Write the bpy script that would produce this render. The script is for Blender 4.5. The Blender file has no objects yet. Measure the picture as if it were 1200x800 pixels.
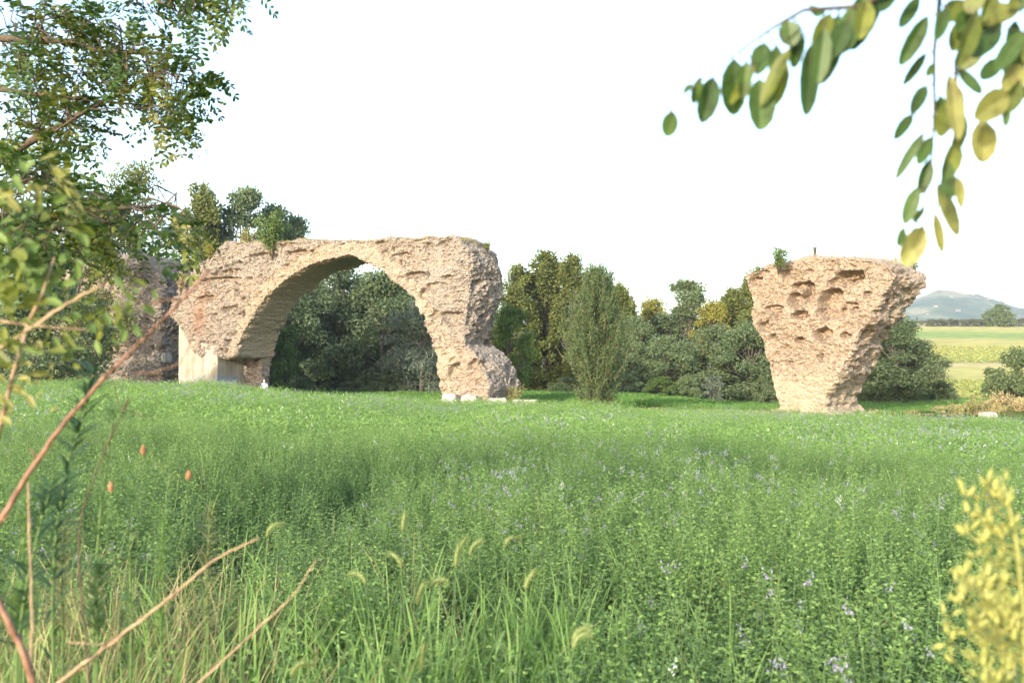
import bpy, bmesh, math, random
import numpy as np
from mathutils import Vector, Matrix
R = math.radians
S = bpy.context.scene
COL = S.collection
random.seed(7)
rng = np.random.default_rng(7)

# ------------------------------------------------------------------ camera, sky, sun, exposure
CAMZ, TILT, FPX = 1.7, R(0.98), 35.0 / 36.0 * 1200
cd = bpy.data.cameras.new('camera')
cam = bpy.data.objects.new('camera', cd)
COL.objects.link(cam)
cam.location = (0, 0, CAMZ)
cam.rotation_euler = (R(90) + TILT, 0, 0)
cd.lens, cd.sensor_width = 35.0, 36.0
cd.clip_start, cd.clip_end = 0.05, 9000
cd.dof.use_dof = True
cd.dof.focus_distance = 40
cd.dof.aperture_fstop = 5.8
S.camera = cam

SUN_EL, SUN_AZ = 15.0, 208.0          # azimuth clockwise from +Y: behind the camera, to the left
w = bpy.data.worlds.new('World')
S.world = w
w.use_nodes = True
nt = w.node_tree
sky = nt.nodes.new('ShaderNodeTexSky')
sky.sky_type = 'NISHITA'
sky.sun_disc = False
sky.sun_elevation = R(SUN_EL)
sky.sun_rotation = R(SUN_AZ)
sky.air_density, sky.dust_density, sky.ozone_density = 1.0, 1.5, 1.0
nt.nodes['Background'].inputs['Strength'].default_value = 0.15
nt.links.new(sky.outputs[0], nt.nodes['Background'].inputs['Color'])
sl = bpy.data.lights.new('sun', 'SUN')
sl.energy, sl.angle, sl.color = 2.0, R(0.6), (1.0, 0.89, 0.74)
sun = bpy.data.objects.new('sun', sl)
COL.objects.link(sun)
sdir = Vector((math.sin(R(SUN_AZ)) * math.cos(R(SUN_EL)), math.cos(R(SUN_AZ)) * math.cos(R(SUN_EL)), math.sin(R(SUN_EL))))
sun.rotation_euler = sdir.to_track_quat('Z', 'Y').to_euler()
S.view_settings.view_transform = 'Standard'
S.view_settings.look = 'None'
S.view_settings.exposure = 2.1
S.view_settings.gamma = 1
S.render.engine = 'CYCLES'
S.cycles.max_bounces = 8
S.cycles.diffuse_bounces = 3
S.cycles.transmission_bounces = 4
S.cycles.use_denoising = True

# ------------------------------------------------------------------ helpers
def P(px, py, depth):
    """a point of the place that lies in the direction of photo pixel px, py at the given depth"""
    v = (400 - py) / FPX
    y, z = math.cos(TILT) - math.sin(TILT) * v, math.sin(TILT) + math.cos(TILT) * v
    k = depth / y
    return np.array(((px - 600) / FPX * k, depth, CAMZ + z * k))

def _hash(ix, iy, iz, seed):
    h = (ix.astype(np.int64) * 374761393 + iy.astype(np.int64) * 668265263 + iz.astype(np.int64) * 1274126177 + seed * 974634) & 0xffffffff
    h = ((h ^ (h >> 13)) * 1274126177) & 0xffffffff
    h = h ^ (h >> 16)
    return (h & 0xffff) / 65535.0

def vnoise(p, seed=0):
    """smooth value noise in -1..1 for an (n,3) array"""
    i = np.floor(p).astype(np.int64)
    f = p - i
    f = f * f * f * (f * (f * 6 - 15) + 10)
    r = 0
    for dx in (0, 1):
        wx = f[:, 0] if dx else 1 - f[:, 0]
        for dy in (0, 1):
            wy = f[:, 1] if dy else 1 - f[:, 1]
            for dz in (0, 1):
                wz = f[:, 2] if dz else 1 - f[:, 2]
                r = r + wx * wy * wz * _hash(i[:, 0] + dx, i[:, 1] + dy, i[:, 2] + dz, seed)
    return r * 2 - 1

def fbm(p, oct=4, seed=0):
    r, a, t = 0, 1.0, 0
    for k in range(oct):
        r = r + a * vnoise(p * (2.03 ** k), seed + k * 17)
        t += a
        a *= 0.5
    return r / t * 1.6

def worley(p, seed=0):
    i = np.floor(p).astype(np.int64)
    best = np.full(len(p), 9.0); second = best.copy(); cid = np.zeros(len(p))
    for dx in (-1, 0, 1):
        for dy in (-1, 0, 1):
            for dz in (-1, 0, 1):
                c = i + np.array((dx, dy, dz))
                hx, hy, hz = (_hash(c[:, 0], c[:, 1], c[:, 2], seed + q) for q in (1, 2, 3))
                q = c + np.stack((hx, hy, hz), 1) - p
                d = np.sqrt((q * q).sum(1))
                m = d < best
                second = np.where(m, best, np.minimum(second, d))
                cid = np.where(m, _hash(c[:, 0], c[:, 1], c[:, 2], seed + 9), cid)
                best = np.where(m, d, best)
    return best, second, cid

def sstep(a, b, x):
    t = np.clip((x - a) / (b - a), 0, 1)
    return t * t * (3 - 2 * t)

def unit(v):
    return v / np.maximum(np.linalg.norm(v, axis=-1, keepdims=True), 1e-9)

class MB:
    """collects verts and faces (with a material index) and links them as ONE mesh"""
    def __init__(s):
        s.v, s.f, s.m, s.n = [], [], [], 0
    def add(s, verts, faces, mi=0):
        verts = np.asarray(verts, float).reshape(-1, 3)
        s.v.append(verts)
        s.f += [[i + s.n for i in f] for f in faces]
        s.m += [mi] * len(faces)
        s.n += len(verts)
    def tube(s, pts, rad, n=6, mi=0, cap=True):
        pts = np.asarray(pts, float)
        if np.isscalar(rad): rad = [rad] * len(pts)
        V = []
        t = np.gradient(pts, axis=0)
        t = unit(t)
        ref = np.array((0, 0, 1.0)) if abs(t[0][2]) < .9 else np.array((1.0, 0, 0))
        for i in range(len(pts)):
            u = np.cross(t[i], ref); u /= max(np.linalg.norm(u), 1e-6)
            ref = np.cross(u, t[i])
            for k in range(n):
                a = 2 * math.pi * k / n
                V.append(pts[i] + rad[i] * (math.cos(a) * u + math.sin(a) * ref))
        F = [(i * n + k, i * n + (k + 1) % n, (i + 1) * n + (k + 1) % n, (i + 1) * n + k) for i in range(len(pts) - 1) for k in range(n)]
        if cap:
            F += [tuple(range(n))[::-1], tuple((len(pts) - 1) * n + k for k in range(n))]
        s.add(V, F, mi)
    def leaves(s, base, d, nrm, L, W, mi=0, shape='rhomb', fold=.25, droop=0.0):
        """many leaf blades at once: base point, long axis, face normal, length, width"""
        base, d, nrm = (np.asarray(q, float).reshape(-1, 3) for q in (base, d, nrm))
        N = len(base)
        if N == 0: return
        d = unit(d)
        sd = unit(np.cross(d, nrm)); nn = np.cross(sd, d)
        L = np.broadcast_to(np.asarray(L, float), (N,))[:, None]; W = np.broadcast_to(np.asarray(W, float), (N,))[:, None]
        def pt(l, wd, h=0.0):
            return base + d * L * l + sd * W * wd * .5 + nn * W * (h + fold * abs(wd)) - np.array((0, 0, 1.0)) * L * droop * l * l
        if shape == 'rhomb':
            V = np.stack([pt(0, 0), pt(.45, 1), pt(1, 0), pt(.45, -1)], 1); F = [(0, 1, 2, 3)]
        elif shape == 'obov':
            V = np.stack([pt(0, 0), pt(.45, .85), pt(.8, 1), pt(1, 0), pt(.8, -1), pt(.45, -.85)], 1); F = [(0, 1, 2, 3), (0, 3, 4, 5)]
        elif shape == 'oval':
            V = np.stack([pt(0, 0), pt(.12, .5), pt(.3, .9), pt(.55, 1), pt(.8, .8), pt(.95, .4), pt(1, 0), pt(.95, -.4), pt(.8, -.8), pt(.55, -1), pt(.3, -.9), pt(.12, -.5), pt(.5, 0)], 1)
            F = [(0, 1, 2, 12), (12, 2, 3, 4), (12, 4, 5, 6), (12, 6, 7, 8), (12, 8, 9, 10), (12, 10, 11, 0)]
        elif shape == 'blade':
            V = np.stack([pt(0, .5), pt(0, -.5), pt(.35, .9), pt(.35, -.9), pt(.7, .6), pt(.7, -.6), pt(1, 0)], 1); F = [(0, 1, 3, 2), (2, 3, 5, 4), (4, 5, 6)]
        k = V.shape[1]
        off = s.n
        s.v.append(V.reshape(-1, 3))
        for i in range(N):
            o = off + i * k
            for f in F: s.f.append([q + o for q in f])
        s.m += [mi] * (N * len(F))
        s.n += N * k
    def mesh(s, name, mats, smooth=False):
        me = bpy.data.meshes.new(name)
        me.from_pydata(np.concatenate(s.v).tolist() if s.v else [], [], s.f)
        for m in (mats if isinstance(mats, (list, tuple)) else [mats]): me.materials.append(m)
        if len(me.polygons):
            me.polygons.foreach_set('material_index', np.array(s.m, dtype=np.int32))
            if smooth: me.polygons.foreach_set('use_smooth', np.ones(len(me.polygons), dtype=bool))
        me.update()
        return me
    def build(s, name, mats, parent=None, smooth=False):
        return link(name, s.mesh(name, mats, smooth), parent)

def link(name, me, parent=None):
    o = bpy.data.objects.new(name, me)
    COL.objects.link(o)
    if parent: o.parent = parent
    return o
def tag(o, label=None, cat=None, group=None, kind=None):
    for k, v in (('label', label), ('category', cat), ('group', group), ('kind', kind)):
        if v: o[k] = v
    return o
def thing(name, label, cat, loc=(0, 0, 0), group=None, rz=0):
    o = bpy.data.objects.new(name, None)
    COL.objects.link(o)
    o.empty_display_size = .2
    o.location = [float(q) for q in loc]
    o.rotation_euler.z = rz
    return tag(o, label, cat, group, 'thing')
def dup(root, loc, rz=0, scale=(1, 1, 1), label=None, group=None):
    r = root.copy(); COL.objects.link(r)
    r.location = [float(q) for q in loc]; r.rotation_euler = (0, 0, rz); r.scale = scale
    if label: r['label'] = label
    if group: r['group'] = group
    for ch in list(root.children):
        c = ch.copy(); COL.objects.link(c); c.parent = r
    return r

# ------------------------------------------------------------------ materials
def mat(name):
    m = bpy.data.materials.new(name); m.use_nodes = True
    n = m.node_tree.nodes; b = n['Principled BSDF']
    return m, n, m.node_tree.links, b
def ramp(n, stops):
    r = n.new('ShaderNodeValToRGB')
    e = r.color_ramp.elements
    while len(e) < len(stops): e.new(.5)
    for q, (p, c) in zip(e, stops):
        q.position = p; q.color = (*c, 1)
    return r
def leaf_mat(name, a, b, trans=.35, rough=.55, tree_var=0.0, blotch=0):
    m, n, l, bs = mat(name)
    g = n.new('ShaderNodeNewGeometry')
    rp = ramp(n, [(0, a), (.6, tuple((x + y) / 2 for x, y in zip(a, b))), (1, b)])
    l.new(g.outputs['Random Per Island'], rp.inputs[0])
    col = rp.outputs[0]
    if tree_var:
        oi = n.new('ShaderNodeObjectInfo'); hs = n.new('ShaderNodeHueSaturation')
        mr = n.new('ShaderNodeMapRange'); mr.inputs[3].default_value = 1 - tree_var; mr.inputs[4].default_value = 1 + tree_var
        l.new(oi.outputs['Random'], mr.inputs[0]); l.new(mr.outputs[0], hs.inputs['Value'])
        l.new(col, hs.inputs['Color']); col = hs.outputs[0]
    if blotch:
        tc = n.new('ShaderNodeTexCoord'); nz = n.new('ShaderNodeTexNoise'); nz.inputs['Scale'].default_value = blotch; nz.inputs['Detail'].default_value = 5
        l.new(tc.outputs['Object'], nz.inputs['Vector'])
        br = ramp(n, [(.30, (.62, .50, .40)), (.42, (.85, .85, .8)), (.65, (1.15, 1.12, 1.05))]); l.new(nz.outputs[0], br.inputs[0])
        bm_ = n.new('ShaderNodeMix'); bm_.data_type = 'RGBA'; bm_.blend_type = 'MULTIPLY'; bm_.inputs[0].default_value = 1
        l.new(col, bm_.inputs[6]); l.new(br.outputs[0], bm_.inputs[7]); col = bm_.outputs[2]
    l.new(col, bs.inputs['Base Color'])
    bs.inputs['Roughness'].default_value = rough
    bs.inputs['Specular IOR Level'].default_value = .3
    t = n.new('ShaderNodeBsdfTranslucent'); mx = n.new('ShaderNodeMixShader')
    hs2 = n.new('ShaderNodeHueSaturation'); hs2.inputs['Hue'].default_value = .485; hs2.inputs['Saturation'].default_value = 1.15; hs2.inputs['Value'].default_value = 1.3
    l.new(col, hs2.inputs['Color']); l.new(hs2.outputs[0], t.inputs[0])
    mx.inputs[0].default_value = trans
    l.new(bs.outputs[0], mx.inputs[1]); l.new(t.outputs[0], mx.inputs[2])
    l.new(mx.outputs[0], n['Material Output'].inputs[0])
    return m
def bark_mat(name, a, b, scale=20, rough=.85):
    m, n, l, bs = mat(name)
    tc = n.new('ShaderNodeTexCoord'); nz = n.new('ShaderNodeTexNoise'); nz.inputs['Scale'].default_value = scale; nz.inputs['Detail'].default_value = 5
    l.new(tc.outputs['Object'], nz.inputs['Vector'])
    rp = ramp(n, [(.3, a), (.7, b)]); l.new(nz.outputs[0], rp.inputs[0]); l.new(rp.outputs[0], bs.inputs['Base Color'])
    bp = n.new('ShaderNodeBump'); bp.inputs['Strength'].default_value = .5; bp.inputs['Distance'].default_value = .5 / scale
    l.new(nz.outputs[0], bp.inputs['Height']); l.new(bp.outputs[0], bs.inputs['Normal'])
    bs.inputs['Roughness'].default_value = rough
    return m
def flat_mat(name, c, rough=.7):
    return bark_mat(name, tuple(q * .85 for q in c), tuple(min(1, q * 1.12) for q in c), 14, rough)

def ruin_mat():
    m, n, l, bs = mat('weathered_masonry')
    tc = n.new('ShaderNodeTexCoord')
    mp = n.new('ShaderNodeMapping'); mp.inputs['Scale'].default_value = (1, 1, 1.7)
    l.new(tc.outputs['Object'], mp.inputs[0])
    def noise(scale, det, src):
        q = n.new('ShaderNodeTexNoise'); q.inputs['Scale'].default_value = scale; q.inputs['Detail'].default_value = det; q.inputs['Roughness'].default_value = .65
        l.new(src, q.inputs['Vector']); return q
    big = noise(.5, 4, tc.outputs['Object']); mid = noise(2.2, 6, mp.outputs[0]); fine = noise(9, 5, mp.outputs[0])
    r1 = ramp(n, [(.25, (.27, .205, .15)), (.5, (.37, .29, .215)), (.75, (.45, .36, .275))]); l.new(mid.outputs[0], r1.inputs[0])
    vr = n.new('ShaderNodeTexVoronoi'); vr.inputs['Scale'].default_value = 5.0; l.new(mp.outputs[0], vr.inputs['Vector'])
    st = ramp(n, [(0, (.24, .17, .125)), (.3, (.37, .265, .20)), (.55, (.36, .30, .235)), (.8, (.49, .42, .335)), (1, (.30, .265, .235))])
    sp = n.new('ShaderNodeSeparateColor'); l.new(vr.outputs['Color'], sp.inputs[0]); l.new(sp.outputs[0], st.inputs[0])
    m1 = n.new('ShaderNodeMix'); m1.data_type = 'RGBA'; m1.inputs[0].default_value = .5
    l.new(r1.outputs[0], m1.inputs[6]); l.new(st.outputs[0], m1.inputs[7])
    at = n.new('ShaderNodeAttribute'); at.attribute_name = 'tint'
    sc = n.new('ShaderNodeSeparateColor'); l.new(at.outputs['Color'], sc.inputs[0])
    prev = m1.outputs[2]
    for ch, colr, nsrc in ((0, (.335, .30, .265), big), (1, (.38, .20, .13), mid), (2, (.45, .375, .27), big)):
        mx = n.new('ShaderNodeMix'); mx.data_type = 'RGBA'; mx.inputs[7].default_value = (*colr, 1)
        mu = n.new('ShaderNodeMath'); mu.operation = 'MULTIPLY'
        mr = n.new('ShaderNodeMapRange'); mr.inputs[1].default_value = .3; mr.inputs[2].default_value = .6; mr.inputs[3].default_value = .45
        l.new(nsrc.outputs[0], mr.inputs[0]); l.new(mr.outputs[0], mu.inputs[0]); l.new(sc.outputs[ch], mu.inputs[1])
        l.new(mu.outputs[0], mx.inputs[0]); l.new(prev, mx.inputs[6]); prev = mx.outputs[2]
    fr = ramp(n, [(.35, (.58, .57, .56)), (.62, (.89, .885, .875))]); l.new(fine.outputs[0], fr.inputs[0])
    mm = n.new('ShaderNodeMix'); mm.data_type = 'RGBA'; mm.blend_type = 'MULTIPLY'; mm.inputs[0].default_value = 1
    l.new(prev, mm.inputs[6]); l.new(fr.outputs[0], mm.inputs[7]); l.new(mm.outputs[2], bs.inputs['Base Color'])
    ad = n.new('ShaderNodeMath'); ad.operation = 'ADD'; l.new(fine.outputs[0], ad.inputs[0]); l.new(vr.outputs['Distance'], ad.inputs[1])
    bp = n.new('ShaderNodeBump'); bp.inputs['Strength'].default_value = .9; bp.inputs['Distance'].default_value = .09
    l.new(ad.outputs[0], bp.inputs['Height']); l.new(bp.outputs[0], bs.inputs['Normal'])
    bs.inputs['Roughness'].default_value = .95; bs.inputs['Specular IOR Level'].default_value = .15
    return m
M_RUIN = ruin_mat()
def concrete_mat():
    m, n, l, bs = mat('rendered_concrete')
    tc = n.new('ShaderNodeTexCoord'); nz = n.new('ShaderNodeTexNoise'); nz.inputs['Scale'].default_value = 1.3; nz.inputs['Detail'].default_value = 7
    l.new(tc.outputs['Object'], nz.inputs['Vector'])
    r = ramp(n, [(.3, (.30, .265, .21)), (.7, (.37, .33, .27))]); l.new(nz.outputs[0], r.inputs[0])
    at = n.new('ShaderNodeAttribute'); at.attribute_name = 'tint'
    mx = n.new('ShaderNodeMix'); mx.data_type = 'RGBA'; mx.inputs[7].default_value = (.23, .25, .31, 1)
    mp = n.new('ShaderNodeMapping'); mp.inputs['Scale'].default_value = (3.5, 3.5, .35); l.new(tc.outputs['Object'], mp.inputs[0])
    n2 = n.new('ShaderNodeTexNoise'); n2.inputs['Scale'].default_value = 1.2; n2.inputs['Detail'].default_value = 6; l.new(mp.outputs[0], n2.inputs['Vector'])
    r2 = ramp(n, [(.35, (.72, .70, .66)), (.55, (1, 1, 1))]); l.new(n2.outputs[0], r2.inputs[0])
    bk = n.new('ShaderNodeTexBrick'); bk.inputs['Scale'].default_value = 1; bk.inputs['Mortar Size'].default_value = .02; bk.inputs['Brick Width'].default_value = 1.6; bk.inputs['Row Height'].default_value = .8
    bk.inputs['Color1'].default_value = (1, 1, 1, 1); bk.inputs['Color2'].default_value = (.96, .95, .94, 1); bk.inputs['Mortar'].default_value = (.88, .86, .83, 1)
    m3 = n.new('ShaderNodeMapping'); m3.inputs['Rotation'].default_value = (R(90), 0, 0); l.new(tc.outputs['Object'], m3.inputs[0]); l.new(m3.outputs[0], bk.inputs['Vector'])
    mA = n.new('ShaderNodeMix'); mA.data_type = 'RGBA'; mA.blend_type = 'MULTIPLY'; mA.inputs[0].default_value = 1
    mB = n.new('ShaderNodeMix'); mB.data_type = 'RGBA'; mB.blend_type = 'MULTIPLY'; mB.inputs[0].default_value = 1
    l.new(r.outputs[0], mA.inputs[6]); l.new(r2.outputs[0], mA.inputs[7]); l.new(mA.outputs[2], mB.inputs[6]); l.new(bk.outputs['Color'], mB.inputs[7])
    l.new(at.outputs['Fac'], mx.inputs[0]); l.new(mB.outputs[2], mx.inputs[6]); l.new(mx.outputs[2], bs.inputs['Base Color'])
    bp = n.new('ShaderNodeBump'); bp.inputs['Strength'].default_value = .3; bp.inputs['Distance'].default_value = .03
    l.new(nz.outputs[0], bp.inputs['Height']); l.new(bp.outputs[0], bs.inputs['Normal']); bs.inputs['Roughness'].default_value = .9
    return m
M_CONC = concrete_mat()
M_STONE = bark_mat('pale_limestone', (.26, .24, .21), (.48, .45, .40), 5, .9)
M_WILLOW = leaf_mat('willow_leaf', (.068, .106, .042), (.160, .205, .098), .25, tree_var=.18)
M_SILVER = leaf_mat('silver_willow_leaf', (.095, .125, .085), (.21, .25, .18), .25, tree_var=.1)
M_POPLAR = leaf_mat('poplar_leaf', (.075, .105, .030), (.195, .215, .055), .3, tree_var=.15)
M_YELLOW = leaf_mat('yellow_leaf', (.17, .18, .04), (.29, .28, .06), .35, tree_var=.1)
M_ACACIA = leaf_mat('bright_acacia_leaf', (.07, .125, .03), (.16, .225, .06), .38)
M_OLIVE = leaf_mat('olive_leaf', (.085, .105, .06), (.17, .19, .115), .2, tree_var=.12)
M_ALF = leaf_mat('alfalfa_leaf', (.108, .186, .062), (.200, .308, .116), .40)
M_ALFB = leaf_mat('alfalfa_young_leaf', (.165, .275, .070), (.275, .40, .135), .45)
M_STEM = leaf_mat('green_stem', (.095, .165, .05), (.145, .22, .075), .25)
M_PURPLE = leaf_mat('purple_flower', (.24, .21, .34), (.40, .37, .52), .3)
M_WHITE = leaf_mat('white_flower', (.6, .6, .58), (.8, .8, .78), .3)
M_CROP = leaf_mat('crop_leaf', (.075, .17, .035), (.15, .28, .07), .4)
M_CROPY = leaf_mat('yellowing_crop_leaf', (.22, .28, .07), (.37, .38, .13), .35)
M_DRY = leaf_mat('dry_grass_blade', (.30, .24, .12), (.50, .41, .22), .3)
M_DRYG = leaf_mat('straw_green_blade', (.17, .19, .07), (.36, .33, .14), .3)
M_ROBD = leaf_mat('locust_leaf_dark', (.030, .066, .015), (.072, .128, .030), .3, .45, blotch=55)
M_ROBL = leaf_mat('locust_leaf_olive', (.085, .115, .02), (.16, .185, .035), .38, .45, blotch=55)
M_ROBY = leaf_mat('locust_leaf_yellow', (.17, .18, .05), (.285, .28, .095), .35, .5, blotch=55)
M_BARK = bark_mat('grey_bark', (.045, .038, .03), (.11, .095, .08), 6)
M_TWIG = bark_mat('brown_twig', (.045, .032, .02), (.10, .072, .045), 40)
M_CANE = bark_mat('red_brown_cane', (.11, .048, .026), (.25, .13, .075), 45, .6)
M_TAN = bark_mat('tan_cane', (.20, .135, .075), (.36, .26, .155), 45, .7)

# ------------------------------------------------------------------ terrain
_cx = np.array([-400, 0, 100, 250, 310, 400, 520, 600, 700, 800, 900, 1000, 1200, 1700]) - 600.0
_cy = np.array([449, 448, 448, 451, 459, 464, 473, 474.5, 477, 481, 486, 489, 494, 500.])
CANOPY = .66
def ground(x, y):
    x = np.asarray(x, float); y = np.asarray(y, float)
    yy = np.maximum(y, .01)
    q = np.clip(x / np.maximum(yy, 4), -1.2, 1.2) * FPX
    c = np.interp(q, _cx, _cy)
    g50 = -(c - 420) / FPX * 50 - CANOPY + .02
    t = np.clip(y / 50, 0, 1)
    field = -1.7 + (g50 + 1.7) * t ** 1.25
    plain = -3.2 - .9 * sstep(56, 70, y) * sstep(8, 22, x)
    plain = plain + .45 * np.exp(-((x - 31) / 5.5) ** 2 - ((y - 57) / 5) ** 2) * 2.0
    f = sstep(51, 57, y)
    z = field * (1 - f) + plain * f
    m = sstep(.22, .36, x / np.maximum(y, 40))
    yk = np.array([90, 105, 150, 200, 250, 320, 345, 420, 700, 1200, 6000]); zk = np.array([-4.1, -4.0, -2.2, .8, 4.6, 10.4, 10.6, 4, -6, -8, -8.])
    z = z + m * sstep(85, 110, y) * (np.interp(y, yk, zk) - z)
    p = np.stack((x.ravel() * .15, y.ravel() * .15, np.zeros(x.size)), 1)
    z = z + (.10 * vnoise(p, 5)).reshape(x.shape) * sstep(3, 12, np.abs(y)) * (y < 50)
    return z + CAMZ
def gz(x, y): return float(ground(np.array([x]), np.array([y]))[0])

def nonuni(lo, hi, n, k):
    t = np.linspace(math.asinh(lo / k), math.asinh(hi / k), n)
    return np.sinh(t) * k
gx = nonuni(-3000, 3000, 230, 12); gy = np.concatenate((nonuni(-300, 0, 40, 10)[:-1], nonuni(0, 3600, 300, 22)))
GX, GY = np.meshgrid(gx, gy)
GZ = ground(GX, GY)
nx, ny = len(gx), len(gy)
me = bpy.data.meshes.new('ground')
idx = np.arange(nx * ny).reshape(ny, nx)
faces = np.stack((idx[:-1, :-1], idx[:-1, 1:], idx[1:, 1:], idx[1:, :-1]), -1).reshape(-1, 4)
me.from_pydata(np.stack((GX, GY, GZ), -1).reshape(-1, 3).tolist(), [], faces.tolist())
me.polygons.foreach_set('use_smooth', np.ones(len(me.polygons), dtype=bool))
m, n, l, bs = mat('field_soil')
tc = n.new('ShaderNodeTexCoord'); nz = n.new('ShaderNodeTexNoise'); nz.inputs['Scale'].default_value = .9; nz.inputs['Detail'].default_value = 8
l.new(tc.outputs['Object'], nz.inputs['Vector'])
near = ramp(n, [(.35, (.035, .05, .018)), (.6, (.07, .10, .03)), (.75, (.11, .095, .05))]); l.new(nz.outputs[0], near.inputs[0])
at = n.new('ShaderNodeAttribute'); at.attribute_name = 'landuse'
mx = n.new('ShaderNodeMix'); mx.data_type = 'RGBA'
l.new(at.outputs['Alpha'], mx.inputs[0]); l.new(near.outputs[0], mx.inputs[6])
nz2 = n.new('ShaderNodeTexNoise'); nz2.inputs['Scale'].default_value = .25; nz2.inputs['Detail'].default_value = 8
l.new(tc.outputs['Object'], nz2.inputs['Vector'])
vr = ramp(n, [(.3, (.72, .75, .7)), (.7, (1.15, 1.12, 1.1))]); l.new(nz2.outputs[0], vr.inputs[0])
mm = n.new('ShaderNodeMix'); mm.data_type = 'RGBA'; mm.blend_type = 'MULTIPLY'; mm.inputs[0].default_value = 1
l.new(at.outputs['Color'], mm.inputs[6]); l.new(vr.outputs[0], mm.inputs[7]); l.new(mm.outputs[2], mx.inputs[7])
l.new(mx.outputs[2], bs.inputs['Base Color']); bs.inputs['Roughness'].default_value = 1; bs.inputs['Specular IOR Level'].default_value = .1
bp = n.new('ShaderNodeBump'); bp.inputs['Strength'].default_value = .6; bp.inputs['Distance'].default_value = .1
l.new(nz.outputs[0], bp.inputs['Height']); l.new(bp.outputs[0], bs.inputs['Normal'])
me.materials.append(m)
# land use: strips of crop, stubble and meadow across the far slope
STRIPS = [(0, (0.115, 0.218, 0.057)), (128, (0.132, 0.230, 0.063)), (134, (0.333, 0.322, 0.115)), (160, (0.380, 0.368, 0.138)), (170, (0.391, 0.333, 0.184)), (176, (0.184, 0.253, 0.081)),
          (184, (0.299, 0.333, 0.103)), (222, (0.368, 0.345, 0.127)), (252, (0.345, 0.333, 0.127)), (260, (0.196, 0.276, 0.092)), (284, (0.207, 0.287, 0.092)), (292, (0.310, 0.333, 0.115)), (318, (0.380, 0.356, 0.161)), (340, (0.230, 0.253, 0.115))]
sy = np.array([q[0] for q in STRIPS]); scol = np.array([q[1] for q in STRIPS])
wob = GY + 7 * np.sin(GX / 23.0) + GX * .09 - 6
lu = np.zeros((ny, nx, 4), dtype=np.float32)
for c in range(3): lu[..., c] = np.interp(wob, sy, scol[:, c]) * (1.22, 1.12, 1.0)[c]
lu[..., 3] = sstep(66, 72, GY)
ca = me.color_attributes.new('landuse', 'FLOAT_COLOR', 'POINT')
ca.data.foreach_set('color', lu.ravel())
tag(link('ground', me), kind='structure')

# far hill with wooded patches
hx = np.linspace(-150, 3200, 170); hy = np.linspace(1500, 3000, 60)
HX, HY = np.meshgrid(hx, hy)
hp = np.array([-150, 500, 760, 860, 940, 1010, 1090, 1180, 1400, 2000, 3200.]); hz = np.array([0, 5, 100, 126, 117, 97, 82, 72, 60, 45, 20.])
prof = np.interp(HX * 2000 / HY, hp, hz)
rise = np.sin(np.clip((HY - 1500) / 560, 0, 1) * math.pi / 2) * (1 - sstep(2100, 3000, HY))
HZ = -10 + prof * 1.17 * rise + 7 * fbm(np.stack((HX.ravel() / 110, HY.ravel() / 110, HX.ravel() * 0), 1), 4, 3).reshape(HX.shape) * rise
me = bpy.data.meshes.new('hill')
idx = np.arange(HX.size).reshape(HX.shape)
me.from_pydata(np.stack((HX, HY, HZ), -1).reshape(-1, 3).tolist(), [], np.stack((idx[:-1, :-1], idx[:-1, 1:], idx[1:, 1:], idx[1:, :-1]), -1).reshape(-1, 4).tolist())
me.polygons.foreach_set('use_smooth', np.ones(len(me.polygons), dtype=bool))
m, n, l, bs = mat('hill_woods_and_fields')
tc = n.new('ShaderNodeTexCoord'); nz = n.new('ShaderNodeTexNoise'); nz.inputs['Scale'].default_value = .012; nz.inputs['Detail'].default_value = 10; nz.inputs['Roughness'].default_value = .7
l.new(tc.outputs['Object'], nz.inputs['Vector'])
rp = ramp(n, [(.38, (.045, .07, .035)), (.52, (.09, .12, .05)), (.6, (.25, .22, .12)), (.7, (.12, .15, .06))]); l.new(nz.outputs[0], rp.inputs[0])
l.new(rp.outputs[0], bs.inputs['Base Color']); bs.inputs['Roughness'].default_value = 1
me.materials.append(m)
tag(link('hill', me), kind='structure')
def hill_z(x, y):
    i = np.argmin(abs(hx - x)); j = np.argmin(abs(hy - y)); return float(HZ[j, i])

# air that fades the far hill
def haze():
    b = MB()
    x0, x1, y0, y1, z0, z1 = -3300, 3300, -400, 3700, -14, 190
    b.add([(x0, y0, z0), (x1, y0, z0), (x1, y1, z0), (x0, y1, z0), (x0, y0, z1), (x1, y0, z1), (x1, y1, z1), (x0, y1, z1)],
          [(3, 2, 1, 0), (4, 5, 6, 7), (0, 1, 5, 4), (1, 2, 6, 5), (2, 3, 7, 6), (3, 0, 4, 7)])
    m = bpy.data.materials.new('haze_air'); m.use_nodes = True
    n = m.node_tree.nodes; n.clear()
    v = n.new('ShaderNodeVolumePrincipled'); o = n.new('ShaderNodeOutputMaterial')
    v.inputs['Color'].default_value = (.74, .84, 1, 1); v.inputs['Density'].default_value = .0002; v.inputs['Anisotropy'].default_value = .2
    m.node_tree.links.new(v.outputs[0], o.inputs['Volume'])
    tag(b.build('haze', m), kind='stuff')
HAZE = True
if HAZE: haze()

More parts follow.
